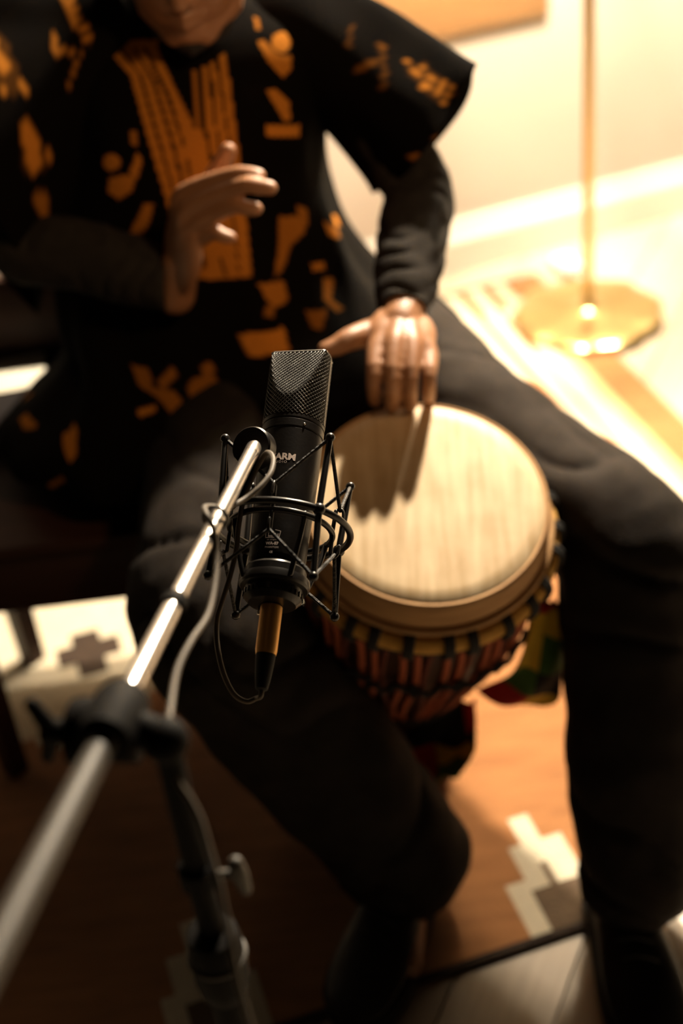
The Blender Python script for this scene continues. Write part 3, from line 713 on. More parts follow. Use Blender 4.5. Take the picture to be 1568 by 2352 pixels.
BM = Vector((-0.121, 0.6156, 1.0013))                           # top of the mast
MB().tube([BJ + (BM - BJ) * .12, BM.lerp(BJ, .1), BM], [.0115, .0115, .010], 16, round_cap=True).build('offset_arm', 'stand_black', t)
MB().ball(BM, .0145, 18, 12).build('mast_cap', 'stand_black', t)
MB().tube([BM, Vector((BM.x, BM.y, ZC - .02))], .0085, 18).build('upper_mast', 'stand_black', t)
MB().lathe([(.0095, ZC + .030), (.0170, ZC + .028), (.0190, ZC + .015), (.0190, ZC - .02), (.0165, ZC - .034), (.0130, ZC - .04)], 28, Matrix.Translation((BM.x, BM.y, 0))).build('mast_clutch', 'stand_black', t, angle=30)
MB().torus(.0188, .0022, Matrix.Translation((BM.x, BM.y, ZC + .004)), 32, 8).build('clutch_ring', 'stand_grey', t)
hk = MB(); HZ = ZC + .088
hk.tube([(BM.x + .008, BM.y - .002, HZ), (BM.x + .026, BM.y - .004, HZ)], .0035, 10)
hk.tube([(BM.x + .026, BM.y - .004, HZ + .010), (BM.x + .027, BM.y - .004, HZ), (BM.x + .029, BM.y - .004, HZ - .016)], [.0052, .006, .004], 12, round_cap=True)
hk.build('thumb_screw', 'stand_grey', t)
MB().lathe([(.0095, HZ + .010), (.0125, HZ + .008), (.0125, HZ - .008), (.0095, HZ - .010)], 24, Matrix.Translation((BM.x, BM.y, 0))).build('hook_collar', 'stand_black', t, angle=30)
MB().tube([Vector((BM.x, BM.y, ZC - .035)), Vector((BM.x, BM.y, .05))], .0128, 20).build('lower_mast', 'stand_black', t)
MB().lathe([(.0135, .30), (.022, .296), (.024, .27), (.022, .245), (.0135, .24)], 24, Matrix.Translation((BM.x, BM.y, 0))).build('leg_hub', 'stand_black', t, angle=30)
for k in range(3):
    a = math.radians(100 + 120 * k); d = Vector((math.cos(a), math.sin(a), 0))
    lg = MB().tube([Vector((BM.x, BM.y, .262)) + d * .020, Vector((BM.x, BM.y, .018)) + d * .30], .0085, 14, round_cap=True).build('leg', 'stand_black', t)
    e = Vector((BM.x, BM.y, .018)) + d * .30
    MB().tube([e - Vector((0, 0, -.004)) - d * .012, e + d * .012 - Vector((0, 0, .004))], [.0095, .0105], 14, round_cap=True).build('rubber_foot', 'rubber', lg)
    MB().tube([Vector((BM.x, BM.y, .075)) + d * .012, Vector((BM.x, BM.y, .15)) + d * .145], .004, 8).build('brace', 'stand_black', t)

# ------------------------------------------------------------------ microphone cable with gold connector
XM = frame((-0.0685, 0.9348, 0.8318), (-0.2023, -0.8612, -0.4663), (0.9925, -0.0716, -0.0986))
t = thing('microphone_cable', 'grey microphone cable with gold connector plugged under the microphone', 'cable', XM)
MB().lathe([(.0005, .0003), (.0088, .0003), (.0095, .0012), (.0093, .040), (.0086, .044), (.0005, .044)], 40).build('connector_shell', 'gold', t, local=True, angle=30)
MB().box((-.0100, -.004, .004), (.004, .005, .008), None, .001).build('latch', 'steel', t, local=True)
MB().lathe([(.0005, .0445), (.0084, .0445), (.0080, .052), (.0068, .064), (.0052, .074), (.0030, .0755), (.0005, .0755)], 28).build('strain_relief', 'rubber', t, local=True, angle=30)
c0 = XM @ Vector((0, 0, .072)); c1 = XM @ Vector((0, .0, .080))
loop = [tuple(c0), tuple(c1)] + [tuple(p) for p in [(-0.0895, 0.8732, 0.7858), (-0.0981, 0.8723, 0.7846), (-0.108, 0.8771, 0.7912), (-0.1146, 0.8902, 0.8059), (-0.1167, 0.9066, 0.8233), (-0.1147, 0.9188, 0.8367), (-0.1094, 0.9286, 0.8468), (-0.1007, 0.9422, 0.8604), (-0.0927, 0.9575, 0.8763), (-0.0871, 0.9759, 0.8932), (-0.0799, 0.9909, 0.9087), (-0.0668, 1.0059, 0.9259), (-0.0564, 1.0003, 0.9437), (-0.0506, 0.9807, 0.9507), (-0.0529, 0.9573, 0.9526), (-0.0624, 0.9404, 0.9515), (-0.0758, 0.9272, 0.9503), (-0.0888, 0.9081, 0.958), (-0.0983, 0.8931, 0.9714), (-0.1016, 0.8717, 0.9862), (-0.0989, 0.8551, 0.9906), (-0.0951, 0.8473, 0.9833), (-0.0948, 0.8345, 0.9707), (-0.0964, 0.8115, 0.9646), (-0.1017, 0.7739, 0.9639), (-0.1114, 0.7373, 0.9731), (-0.1193, 0.7042, 0.9785), (-0.1219, 0.6698, 0.9822), (-0.1216, 0.6301, 0.9906), (-0.121, 0.6172, 0.983), (-0.1172, 0.6069, 0.9722), (-0.1113, 0.6, 0.9626), (-0.1068, 0.5908, 0.9534), (-0.1035, 0.5777, 0.9405), (-0.0999, 0.5646, 0.9276), (-0.0985, 0.5539, 0.9163), (-0.0973, 0.5446, 0.9035), (-0.0965, 0.5368, 0.8928), (-0.0953, 0.5272, 0.8761), (-0.0928, 0.5186, 0.8575), (-0.0911, 0.5113, 0.8321), (-0.0917, 0.5041, 0.7967)]]
MB().tube(spline(loop, 6), .0022, 10).build('cable_jacket', 'cable', t)
ec = Vector(loop[-1])
tail = [tuple(ec), (ec.x + .02, ec.y + .01, .40), (ec.x + .06, ec.y + .03, .15), (ec.x + .08, ec.y + .06, .03), (ec.x + .05, ec.y + .12, .0105), (ec.x - .1, ec.y + .1, .0102), (ec.x - .3, ec.y - .1, .0102)]
MB().tube(spline(tail, 8), .0022, 10).build('cable_tail', 'cable', t)
ck = MB(); cp = Vector((-0.0954, 0.8747, 0.9733))
ck.torus(.0092, .0016, frame(cp, BD, (0, 0, 1)), 24, 8)
ck.build('cable_tie', 'cable_black', t)


# ------------------------------------------------------------------ the drummer
# -- joints (metres, world)
HIP_L, HIP_R = Vector((.085, 1.84, .535)), Vector((-.135, 1.84, .535))
KNEE_L, ANK_L = Vector((0.3516, 1.4162, 0.475)), Vector((0.3264, 1.1966, 0.1))
KNEE_R, ANK_R = Vector((-0.1739, 1.3434, 0.485)), Vector((0.0246, 1.2768, 0.1))
SHO_L, SHO_R = Vector((.055, 1.935, 1.015)), Vector((-.30, 1.935, 1.015))
ELB_L, ELB_R = Vector((0.152, 1.772, 0.8203)), Vector((-.385, 1.79, .815))
WRI_L, WRI_R = Vector((0.1056, 1.562, 0.7588)), Vector((-0.1775, 1.695, 0.7697))
person_org = Vector((-.05, 1.84, .445))
body = MB()
# torso, neck, legs under the clothes
body.tube([(-.02, 1.87, .53), (-.06, 1.88, .62), (-.10, 1.90, .75), (-.12, 1.92, .90), (-.12, 1.93, 1.0), (-.12, 1.935, 1.05)], [.12, .13, .125, .13, .11, .06], 24, round_cap=True, flat=(Vector((0, 1, 0)), .72))
body.tube([(-.12, 1.94, 1.03), (-.12, 1.925, 1.08), (-.121, 1.90, 1.16)], [.062, .057, .060], 20, round_cap=True)
for hp, kn, an in ((HIP_L, KNEE_L, ANK_L), (HIP_R, KNEE_R, ANK_R)):
    body.tube([(-.025, 1.86, .545), hp, hp.lerp(kn, .5), kn, kn.lerp(an, .3), an.lerp(kn, .05), an - Vector((0, 0, .03))], [.075, .072, .062, .048, .046, .034, .034], 16, round_cap=True)
    body.tube([an - Vector((0, 0, .035)), an + Vector((-.005, -.07, -.06)), an + Vector((-.01, -.13, -.066))], [.030, .026, .02], 12, round_cap=True)
for sh, el, wr in ((SHO_L, ELB_L, WRI_L), (SHO_R, ELB_R, WRI_R)):
    body.tube([(-.12, 1.93, 1.0), sh, sh.lerp(el, .5), el, el.lerp(wr, .35), wr], [.06, .052, .042, .036, .037, .025], 16, round_cap=True)
def finger(pts, rs): body.tube(spline(pts, 3), [r for r in [p[0] for p in spline([(q,) for q in rs], 3)]], 14, round_cap=True)
# left hand resting on the drum head
HL = dict(wr=WRI_L,
    mcp=[Vector(p) for p in [(0.065, 1.49, 0.7482), (0.0864, 1.484, 0.7534), (0.1073, 1.483, 0.7475), (0.1269, 1.488, 0.7322)]],
    pip=[Vector(p) for p in [(0.0577, 1.458, 0.7341), (0.0778, 1.447, 0.7317), (0.0999, 1.447, 0.7286), (0.123, 1.456, 0.7236)]],
    dip=[Vector(p) for p in [(0.0567, 1.466, 0.7076), (0.0763, 1.456, 0.7016), (0.0987, 1.456, 0.6984), (0.1225, 1.465, 0.6982)]],
    tip=[Vector(p) for p in [(0.057, 1.4882, 0.681), (0.0769, 1.4773, 0.6748), (0.0993, 1.477, 0.6724), (0.1238, 1.4883, 0.6739)]],
    th=[Vector(p) for p in [(0.0785, 1.545, 0.7461), (0.0549, 1.528, 0.7514), (0.0338, 1.512, 0.7559), (0.0181, 1.506, 0.7524), (0.0052, 1.502, 0.7523)]])
HR = dict(wr=WRI_R,
    mcp=[Vector(p) for p in [(-0.1444, 1.665, 0.9014), (-0.1397, 1.65, 0.8888), (-0.1413, 1.648, 0.8655), (-0.148, 1.655, 0.8382)]],
    pip=[Vector(p) for p in [(-0.0855, 1.632, 0.9315), (-0.0745, 1.612, 0.9251), (-0.0875, 1.612, 0.9005), (-0.1144, 1.628, 0.8629)]],
    dip=[Vector(p) for p in [(-0.0625, 1.622, 0.9349), (-0.0515, 1.602, 0.9264), (-0.0691, 1.602, 0.9008), (-0.103, 1.62, 0.8605)]],
    tip=[Vector(p) for p in [(-0.0492, 1.618, 0.9326), (-0.0373, 1.598, 0.924), (-0.0578, 1.598, 0.9), (-0.0947, 1.618, 0.858)]],
    th=[Vector(p) for p in [(-0.1637, 1.705, 0.8025), (-0.1407, 1.715, 0.847), (-0.116, 1.705, 0.8898), (-0.0959, 1.695, 0.9204), (-0.0843, 1.69, 0.9403)]])
for h, k in ((HL, 1.0), (HR, 1.06)):
    for i in range(4):
        f = (.0096, .0098, .0096, .0089)[i] * k
        finger([h['wr'].lerp(h['mcp'][i], .25), h['wr'].lerp(h['mcp'][i], .75), h['mcp'][i], h['pip'][i], h['dip'][i], h['tip'][i]], [.0185 * k, .0160 * k, .0125 * k, f, f * .95, f * .86])
    mc = (h['mcp'][0] + h['mcp'][1] + h['mcp'][2] + h['mcp'][3]) / 4; ax_l = (mc - h['wr']); ax_s = h['mcp'][3] - h['mcp'][0]
    e_l = ax_l.normalized(); e_s = (ax_s - e_l * ax_s.dot(e_l)).normalized(); e_n = e_l.cross(e_s)
    body.ball(h['wr'].lerp(mc, .52), (ax_s.length * .56 + .006, ax_l.length * .62, .0165 * k), 24, 14, Matrix((e_s, e_l, e_n)).transposed())   # back of the hand
    for i in range(3):                                      # web of the palm between the metacarpals
        body.tube([h['wr'].lerp((h['mcp'][i] + h['mcp'][i + 1]) / 2, .2), (h['mcp'][i] + h['mcp'][i + 1]) / 2 - ((h['mcp'][i] + h['mcp'][i + 1]) / 2 - h['wr']) * .12], [.016 * k, .0105 * k], 12, round_cap=True)
    body.tube([h['wr'].lerp(h['wr'].lerp(h['mcp'][0], .5), -.3), h['wr'].lerp(h['mcp'][1], .3)], [.027, .024], 14, round_cap=True)
    finger(h['th'], [.0175 * k, .0165 * k, .0140 * k, .0120 * k, .0095 * k])
    body.tube([h['th'][1], h['mcp'][0].lerp(h['wr'], .3)], [.010, .010], 10, round_cap=True)
# head, bowed forward
CHIN = Vector((-0.1153, 1.795, 1.0389)); NOD = Matrix.Rotation(math.radians(22), 3, 'X') @ Matrix.Rotation(math.radians(-6), 3, 'Z')
HEAD = CHIN - NOD @ Vector((0, -.080, -.108))
def hd(x, y, z): return HEAD + NOD @ Vector((x, y, z))
body.ball(hd(0, .018, .045), (.076, .096, .088), 24, 16, NOD)
body.ball(hd(0, -.030, -.030), (.067, .062, .080), 24, 16, NOD)
body.ball(hd(0, -.066, -.088), (.034, .024, .022), 16, 10, NOD)
for s in (-1, 1):
    body.tube([hd(s * .060, .0, -.045), hd(s * .048, -.035, -.080), hd(s * .018, -.068, -.095)], [.020, .019, .017], 12, round_cap=True)
    body.ball(hd(s * .046, -.062, -.012), (.021, .017, .018), 12, 8, NOD)
    body.ball(hd(s * .032, -.080, .024), (.026, .010, .008), 12, 8, NOD)
    body.ball(hd(s * .080, .010, -.005), (.008, .018, .030), 12, 8, NOD)
    body.ball(hd(s * .013, -.097, -.022), (.010, .010, .009), 10, 8, NOD)
body.tube([hd(0, -.084, .022), hd(0, -.098, -.002), hd(0, -.106, -.020)], [.009, .011, .0125], 12, round_cap=True)
body.tube([hd(-.024, -.084, -.053), hd(0, -.094, -.050), hd(.024, -.084, -.053)], [.004, .0068, .004], 10, round_cap=True)
body.tube([hd(-.021, -.083, -.062), hd(0, -.092, -.064), hd(.021, -.083, -.062)], [.004, .0078, .004], 10, round_cap=True)
skin = remeshed(body, 'person', .0026, 1)
person = skin.build('person', 'skin', origin=person_org, angle=180)
tag(person, 'seated drummer in black printed tunic, one hand raised and one on the drum', 'person')
# nails on the visible fingers
def nail(dip, tip, out):
    d = (tip - dip).normalized(); o = (out - d * out.dot(d)).normalized(); sd = d.cross(o)
    Rm = Matrix((sd, d, o)).transposed(); MB().ball(tip - d * .001 + o * .0052, (.0052, .0068, .0022), 12, 8, Rm).build('finger_nail', 'nail', person)
for i in range(4): nail(HL['dip'][i], HL['tip'][i], Vector((0, -.75, .6)))
nail(HL['th'][3], HL['th'][4], Vector((0, -.3, 1)))
# eyes, hair, beard
for s in (-1, 1):
    e = MB().ball(hd(s * .031, -.0685, .007), .0125, 14, 10); eo = e.build('eye', 'eye', person)
    MB().ball(hd(s * .031, -.0795, .003), (.0055, .0028, .0055), 12, 8, NOD).build('iris', 'iris', eo)
hr = MB(); hr.ball(hd(0, .026, .058), (.083, .099, .090), 32, 22, NOD)
hr.v = [p + (p - hd(0, .02, .05)).normalized() * .004 * fnoise(p, 160) for p in hr.v]
keep = [f for f in hr.f if sum(((NOD.inverted() @ (hr.v[i] - HEAD)).z + .55 * (NOD.inverted() @ (hr.v[i] - HEAD)).y) for i in f) / len(f) > .012]
hr.f = keep; hr.mi = [0] * len(keep); ho = hr.build('hair', 'hair', person)
so = ho.modifiers.new('thick', 'SOLIDIFY'); so.thickness = .006
bd = MB()
bd.tube([hd(-.070, .0, -.030), hd(-.060, -.018, -.068), hd(-.036, -.058, -.098), hd(0, -.078, -.108), hd(.036, -.058, -.098), hd(.060, -.018, -.068), hd(.070, .0, -.030)], [.006, .010, .013, .014, .013, .010, .006], 14, round_cap=True)
bd.v = [p + Vector((fnoise(p, 210), fnoise(p.yzx, 190), fnoise(p.zxy, 200))) * .0016 for p in bd.v]
bd.build('beard', 'hair', person)

# -- printed tunic: body and two wide open sleeves
def _cr(P, n):
    out = []
    N = len(P)
    for i in range(N - 1):
        p0, p1, p2, p3 = P[max(i - 1, 0)], P[i], P[i + 1], P[min(i + 2, N - 1)]
        for s in range(n):
            t = s / n
            out.append(tuple(.5 * (2 * b + (c - a) * t + (2 * a - 5 * b + 4 * c - d) * t * t + (3 * b - a - 3 * c + d) * t ** 3) for a, b, c, d in zip(p0, p1, p2, p3)))
    out.append(tuple(P[-1]))
    return out
def _nz(x, y, z):
    return (math.sin(x * 1.7 + 1.3 * math.sin(y * 1.1 + .4)) + math.sin(y * 1.9 + 1.2 * math.sin(z * 1.3 + 1.7)) + math.sin(z * 1.6 + 1.4 * math.sin(x * 1.2 + 2.9))) / 3
# rings of the tunic body: height, centre x, centre y, half width (right), half depth, half width (left)
TORSO_RINGS = [(1.082, -.120, 1.945, .066, .062, .066), (1.070, -.120, 1.945, .084, .070, .084), (1.050, -.120, 1.942, .130, .084, .130), (1.022, -.121, 1.935, .172, .100, .172), (.985, -.124, 1.925, .187, .114, .190), (.93, -.128, 1.913, .180, .123, .195),
               (.87, -.130, 1.905, .170, .128, .200), (.80, -.130, 1.895, .166, .134, .220), (.73, -.120, 1.880, .176, .145, .245), (.67, -.100, 1.855, .202, .165, .270), (.62, -.070, 1.825, .235, .195, .295), (.575, -.055, 1.80, .262, .222, .350), (.535, -.050, 1.795, .275, .232, .410), (.50, -.050, 1.80, .272, .226, .43)]
def torso_grid(na=240, per=16):
    rows = []
    for (z, cx, cy, a, b, al) in _cr(TORSO_RINGS, per):
        row = []
        for k in range(na):
            t = 2 * math.pi * k / na
            c, s = math.cos(t), math.sin(t)
            e = .86                                              # slightly boxy section
            x = cx + (a if c > 0 else al) * math.copysign(abs(c) ** e, c); y = cy + b * math.copysign(abs(s) ** e, s)
            low = min(1, max(0, (1.0 - z) / .35))
            f = .0035 * _nz(x * 30, y * 26, z * 17) + low * (.0055 * math.sin(7 * t + 9 * z + 2 * _nz(x * 9, y * 9, z * 9)) + .0035 * math.sin(13 * t - 16 * z))
            x += c * f; y += s * f
            zz = z
            if z < .6:                                          # the skirt drops over the lap between the thighs
                zz -= (.6 - z) * .15 * max(0, -s) * (1 - abs(c))
            row.append((x, y, zz))
        rows.append(row)
    return rows
def sleeve_grid(sh, mid, hem_c, hem_major, r0, r1, hem_minor, skew=0.0, na=110, per=26):
    """from the shoulder to a wide open hem"""
    ctr = _cr([sh, mid, hem_c], per); n = len(ctr)
    rows = []
    def sub(a, b): return tuple(p - q for p, q in zip(a, b))
    def nrm(a):
        l = math.sqrt(sum(p * p for p in a)); return tuple(p / l for p in a)
    def cross(a, b): return (a[1] * b[2] - a[2] * b[1], a[2] * b[0] - a[0] * b[2], a[0] * b[1] - a[1] * b[0])
    L = math.sqrt(sum(p * p for p in hem_major)); M1 = nrm(hem_major)
    for i in range(n):
        f = i / (n - 1); d = nrm(sub(ctr[min(i + 1, n - 1)], ctr[max(i - 1, 0)]))
        up = (0, 0, 1)
        m = nrm(tuple(u * (1 - f) + q * f for u, q in zip(up, M1)))
        w = nrm(cross(m, d))
        rm = r0 * (1 - f) + L * f; rw = r1 * (1 - f) + hem_minor * f
        row = []
        for k in range(na):
            t = 2 * math.pi * k / na; c, s = math.cos(t), math.sin(t)
            lens = s * abs(s) ** (.9 * f); p = [ctr[i][q] + m[q] * c * rm + w[q] * lens * rw for q in range(3)]
            if s < 0: p = [p[q] + d[q] * skew * f * f * s * s for q in range(3)]          # front panel reaches further out
            fl = .004 * _nz(p[0] * 30, p[1] * 30, p[2] * 30) + f * .004 * math.sin(5 * t + 3 * f)
            p = [p[q] + (m[q] * c + w[q] * s) * fl for q in range(3)]
            row.append(tuple(p))
        rows.append(row)
    return rows

def inside(x, y, poly):
    r = False; j = len(poly) - 1
    for i in range(len(poly)):
        xi, yi = poly[i]; xj, yj = poly[j]
        if (yi > y) != (yj > y) and x < (xj - xi) * (y - yi) / (yj - yi) + xi: r = not r
        j = i
    return r
# flat prints on the cloth, outlines in metres (x, z) of the front: (pattern, strength, outline)
TORSO_PRINTS = [(0, 0.9, [(-0.23, 0.9031), (-0.234, 0.8963), (-0.2402, 0.892), (-0.2483, 0.8913), (-0.2527, 0.8948), (-0.2541, 0.9014), (-0.2504, 0.9087), (-0.2437, 0.9131), (-0.2357, 0.9133), (-0.2309, 0.9093)]), (0, 0.9, [(-0.25, 0.8811), (-0.2286, 0.8867), (-0.2136, 0.8825), (-0.2229, 0.8643), (-0.2415, 0.8537), (-0.2545, 0.8629)]), (0, 0.9, [(-0.2212, 0.8881), (-0.207, 0.9127), (-0.2006, 0.9069), (-0.212, 0.881)]), (0, 0.8, [(-0.2093, 0.8474), (-0.1957, 0.848), (-0.2039, 0.8272), (-0.2252, 0.7997), (-0.2357, 0.8059), (-0.2226, 0.827)]), (0, 0.6, [(-0.2125, 0.9404), (-0.2039, 0.9403), (-0.2047, 0.922), (-0.2111, 0.9222)]), (0, 0.9, [(0.0087, 1.012), (0.0054, 1.0057), (-0.0016, 1.0029), (-0.0091, 1.0045), (-0.0145, 1.0095), (-0.0167, 1.016), (-0.0124, 1.022), (-0.0056, 1.0246), (0.0014, 1.0234), (0.007, 1.0182)]), (0, 0.9, [(-0.0335, 1.0199), (-0.0252, 1.0195), (-0.0086, 1.0013), (0.0069, 0.9985), (0.0053, 0.9843), (-0.0067, 0.9766), (-0.0235, 0.9975)]), (0, 0.9, [(-0.0307, 0.9675), (-0.0183, 0.9653), (-0.0029, 0.9467), (-0.0044, 0.9236), (-0.0124, 0.9252)]), (0, 1, [(-0.0362, 0.9265), (0.0065, 0.9147), (0.0045, 0.9002), (-0.0375, 0.9126)]), (0, 0.6, [(-0.0351, 1.0442), (-0.0292, 1.0415), (-0.028, 1.0304), (-0.0334, 1.0304)]), (2, 0.7, [(0.0449, 1.0292), (0.0496, 1.0253), (0.0597, 1.0124), (0.0636, 0.9896), (0.0516, 0.9998), (0.0486, 1.0187)]), (0, 0.7, [(-0.0743, 0.7343), (-0.0399, 0.7272), (-0.0372, 0.7063), (-0.0543, 0.7044), (-0.0682, 0.7184)]), (0, 0.5, [(-0.0667, 0.7106), (-0.0541, 0.7068), (-0.0601, 0.6955), (-0.0705, 0.6979)]), (0, 1, [(-0.1045, 0.6804), (-0.0474, 0.6831), (-0.0434, 0.6594), (-0.0964, 0.6566)]), (0, 0.8, [(-0.0008, 0.7357), (0.0169, 0.73), (0.0171, 0.722), (0.0008, 0.7273)]), (0, 0.6, [(-0.0353, 0.8035), (-0.0099, 0.7992), (-0.0026, 0.7773), (-0.023, 0.7654), (-0.0396, 0.7383), (-0.0513, 0.7346), (-0.0402, 0.7693)]), (0, 0.7, [(0.0231, 0.7778), (0.0429, 0.7555), (0.0461, 0.7425), (0.0267, 0.7592)]), (0, 0.5, [(-0.0103, 0.8137), (0.0031, 0.8033), (0.0014, 0.7817), (-0.0082, 0.7841)]), (0, 0.5, [(0.0137, 0.7141), (0.0283, 0.709), (0.0207, 0.6913), (0.0373, 0.677), (0.027, 0.6764), (0.0111, 0.6944)]), (0, 0.4, [(-0.0162, 0.691), (0.0142, 0.6847), (0.0019, 0.6675), (-0.01, 0.6741)]), (0, 0.5, [(-0.2591, 0.652), (-0.2334, 0.6496), (-0.2314, 0.6325), (-0.2024, 0.6296), (-0.1911, 0.6151), (-0.2076, 0.6076), (-0.2271, 0.6234), (-0.2513, 0.6325)]), (0, 0.5, [(-0.2239, 0.638), (-0.204, 0.6528), (-0.1947, 0.6468), (-0.2169, 0.6296)]), (0, 0.5, [(-0.1462, 0.6458), (-0.1473, 0.6419), (-0.1526, 0.6399), (-0.1593, 0.6399), (-0.1628, 0.6435), (-0.1649, 0.647), (-0.1609, 0.6511), (-0.157, 0.6526), (-0.1514, 0.6521), (-0.1466, 0.6496)]), (0, 0.45, [(-0.1813, 0.6371), (-0.1612, 0.6409), (-0.1443, 0.6379), (-0.1318, 0.6102), (-0.1421, 0.6052), (-0.1711, 0.6074), (-0.1853, 0.628)]), (0, 0.9, [(-0.2567, 0.6087), (-0.2313, 0.6151), (-0.2305, 0.6102), (-0.2531, 0.603)]), (0, 0.9, [(-0.3673, 0.5691), (-0.3573, 0.5759), (-0.3485, 0.5861), (-0.3434, 0.5843), (-0.3472, 0.5624), (-0.3586, 0.5491), (-0.3647, 0.5571)]), (0, 0.6, [(-0.4023, 0.5046), (-0.373, 0.5288), (-0.3709, 0.5199), (-0.3966, 0.4992)]), (0, 0.5, [(-0.4407, 0.554), (-0.4268, 0.5617), (-0.4067, 0.5603), (-0.4295, 0.5521)])]
PLACKET = [(0, 0.8, [(-0.2318, 1.0362), (-0.2001, 1.0017), (-0.1887, 0.9234), (-0.1783, 0.845), (-0.1667, 0.8444), (-0.1775, 0.922), (-0.1897, 1.0031), (-0.2174, 1.0358)]), (0, 0.8, [(-0.2126, 1.036), (-0.1855, 1.0006), (-0.1732, 0.9219), (-0.1645, 0.8437), (-0.1539, 0.8434), (-0.1608, 0.9203), (-0.1731, 0.9926), (-0.1957, 1.0347)]), (0, 0.8, [(-0.1921, 1.0345), (-0.1686, 0.9925), (-0.1566, 0.9197), (-0.149, 0.8429), (-0.1411, 0.8413), (-0.1464, 0.9185), (-0.1586, 0.977), (-0.1819, 1.0335)]), (0, 0.8, [(-0.1774, 1.0327), (-0.1536, 0.9796), (-0.144, 0.919), (-0.1398, 0.8405), (-0.1261, 0.8392), (-0.1286, 0.9168), (-0.1276, 0.9373), (-0.163, 1.0311)]), (0, 0.8, [(-0.2347, 1.0405), (-0.1958, 1.0379), (-0.1601, 1.0365), (-0.1617, 1.0302), (-0.196, 1.0297), (-0.2307, 1.033)]), (0, 0.8, [(-0.1227, 1.0006), (-0.1275, 0.9379), (-0.1276, 0.9169), (-0.123, 0.8394), (-0.1125, 0.837), (-0.1147, 0.9155), (-0.1197, 0.9373), (-0.1144, 1.003)]), (0, 0.8, [(-0.1078, 1.0044), (-0.1133, 0.9369), (-0.1105, 0.9146), (-0.1104, 0.8367), (-0.1008, 0.8352), (-0.1019, 0.913), (-0.1019, 0.9343), (-0.1016, 1.0053)]), (0, 0.8, [(-0.0958, 1.0071), (-0.0996, 0.9344), (-0.0983, 0.9122), (-0.0966, 0.8352), (-0.087, 0.8327), (-0.088, 0.9112), (-0.0875, 0.9327), (-0.0902, 1.0096)]), (0, 0.8, [(-0.085, 1.0113), (-0.086, 0.9327), (-0.0842, 0.9105), (-0.084, 0.8321), (-0.0794, 0.8039), (-0.0758, 0.8977), (-0.0752, 0.9308), (-0.0753, 1.0163)]), (0, 0.8, [(-0.1783, 0.845), (-0.1532, 0.8429), (-0.1423, 0.7467), (-0.1712, 0.7494)]), (0, 0.8, [(-0.1481, 0.8419), (-0.1234, 0.8397), (-0.117, 0.7443), (-0.1407, 0.7454)]), (0, 0.8, [(-0.1214, 0.839), (-0.0961, 0.835), (-0.0983, 0.7434), (-0.1148, 0.744)]), (0, 0.8, [(-0.0931, 0.8346), (-0.078, 0.8316), (-0.0809, 0.7435), (-0.0964, 0.743)])]
SLEEVE_PRINTS = [(1, 0.9, [(0.1492, 0.99), (0.1618, 0.9916), (0.1858, 0.9754), (0.2028, 0.9654), (0.2052, 0.9541), (0.1868, 0.9424), (0.1696, 0.9574), (0.1511, 0.9776)]), (0, 0.7, [(0.1397, 0.892), (0.157, 0.8984), (0.1576, 0.8975), (0.1429, 0.8862)]), (0, 0.35, [(0.2321, 0.9735), (0.2305, 0.9719), (0.1754, 0.9144), (0.1702, 0.9101), (0.1762, 0.915)]), (0, 0.35, [(0.1222, 1.0053), (0.1397, 1.0031), (0.1319, 0.9981), (0.1192, 1.0002)]), (0, 0.3, [(0.0855, 0.983), (0.1169, 0.9891), (0.1183, 0.9842), (0.0891, 0.9774)]), (0, 0.22, [(0.1139, 1.0464), (0.1217, 1.0182), (0.1262, 1.0207), (0.118, 1.045)]), (0, 0.22, [(0.1222, 1.0193), (0.121, 0.992), (0.1269, 0.9917), (0.1265, 1.0199)]), (0, 0.22, [(0.121, 0.9921), (0.1206, 0.9749), (0.1257, 0.9766), (0.1269, 0.9916)]), (0, 0.22, [(0.1217, 0.9764), (0.1136, 0.958), (0.1187, 0.9572), (0.1259, 0.9764)]), (0, 0.18, [(0.0941, 1.0494), (0.0867, 1.0226), (0.0911, 1.0216), (0.0991, 1.049)]), (0, 0.18, [(0.0868, 1.0227), (0.0787, 1.002), (0.0843, 1.002), (0.0911, 1.0213)])]
OTHER_SLEEVE_PRINTS = [(2, 0.9, [(-0.3458, 0.9788), (-0.3313, 0.9715), (-0.3196, 0.9281), (-0.3202, 0.9124), (-0.3291, 0.9082), (-0.3498, 0.9167), (-0.351, 0.9317)]), (0, 0.55, [(-0.3518, 0.8867), (-0.3338, 0.8764), (-0.3354, 0.843), (-0.346, 0.8501)]), (0, 0.8, [(-0.3461, 0.8335), (-0.3328, 0.8196), (-0.3362, 0.8032), (-0.3467, 0.8177)]), (1, 0.9, [(-0.3695, 1.0875), (-0.3557, 1.0697), (-0.3455, 1.0555), (-0.329, 1.006), (-0.3527, 1.0089), (-0.3749, 1.0264)]), (2, 0.7, [(-0.2795, 1.1011), (-0.2576, 1.0946), (-0.2419, 1.0449), (-0.2475, 1.0379), (-0.2609, 1.0582)]), (0, 0.7, [(-0.2913, 1.0643), (-0.2868, 1.0605), (-0.2863, 1.0459), (-0.2582, 1.0355), (-0.2584, 1.0331), (-0.2912, 1.0375), (-0.2943, 1.0462)]), (0, 0.5, [(-0.2617, 1.0328), (-0.2584, 1.0331), (-0.2803, 0.9987), (-0.2826, 1.0002), (-0.2681, 1.0276)]), (0, 0.35, [(-0.3766, 0.8197), (-0.37, 0.8157), (-0.37, 0.7958), (-0.3718, 0.7902)]), (0, 0.35, [(-0.3491, 0.7767), (-0.349, 0.7707), (-0.3528, 0.765)])]
def boxed(lst): return [(k, l, p, min(q[0] for q in p), max(q[0] for q in p), min(q[1] for q in p), max(q[1] for q in p)) for k, l, p in lst]
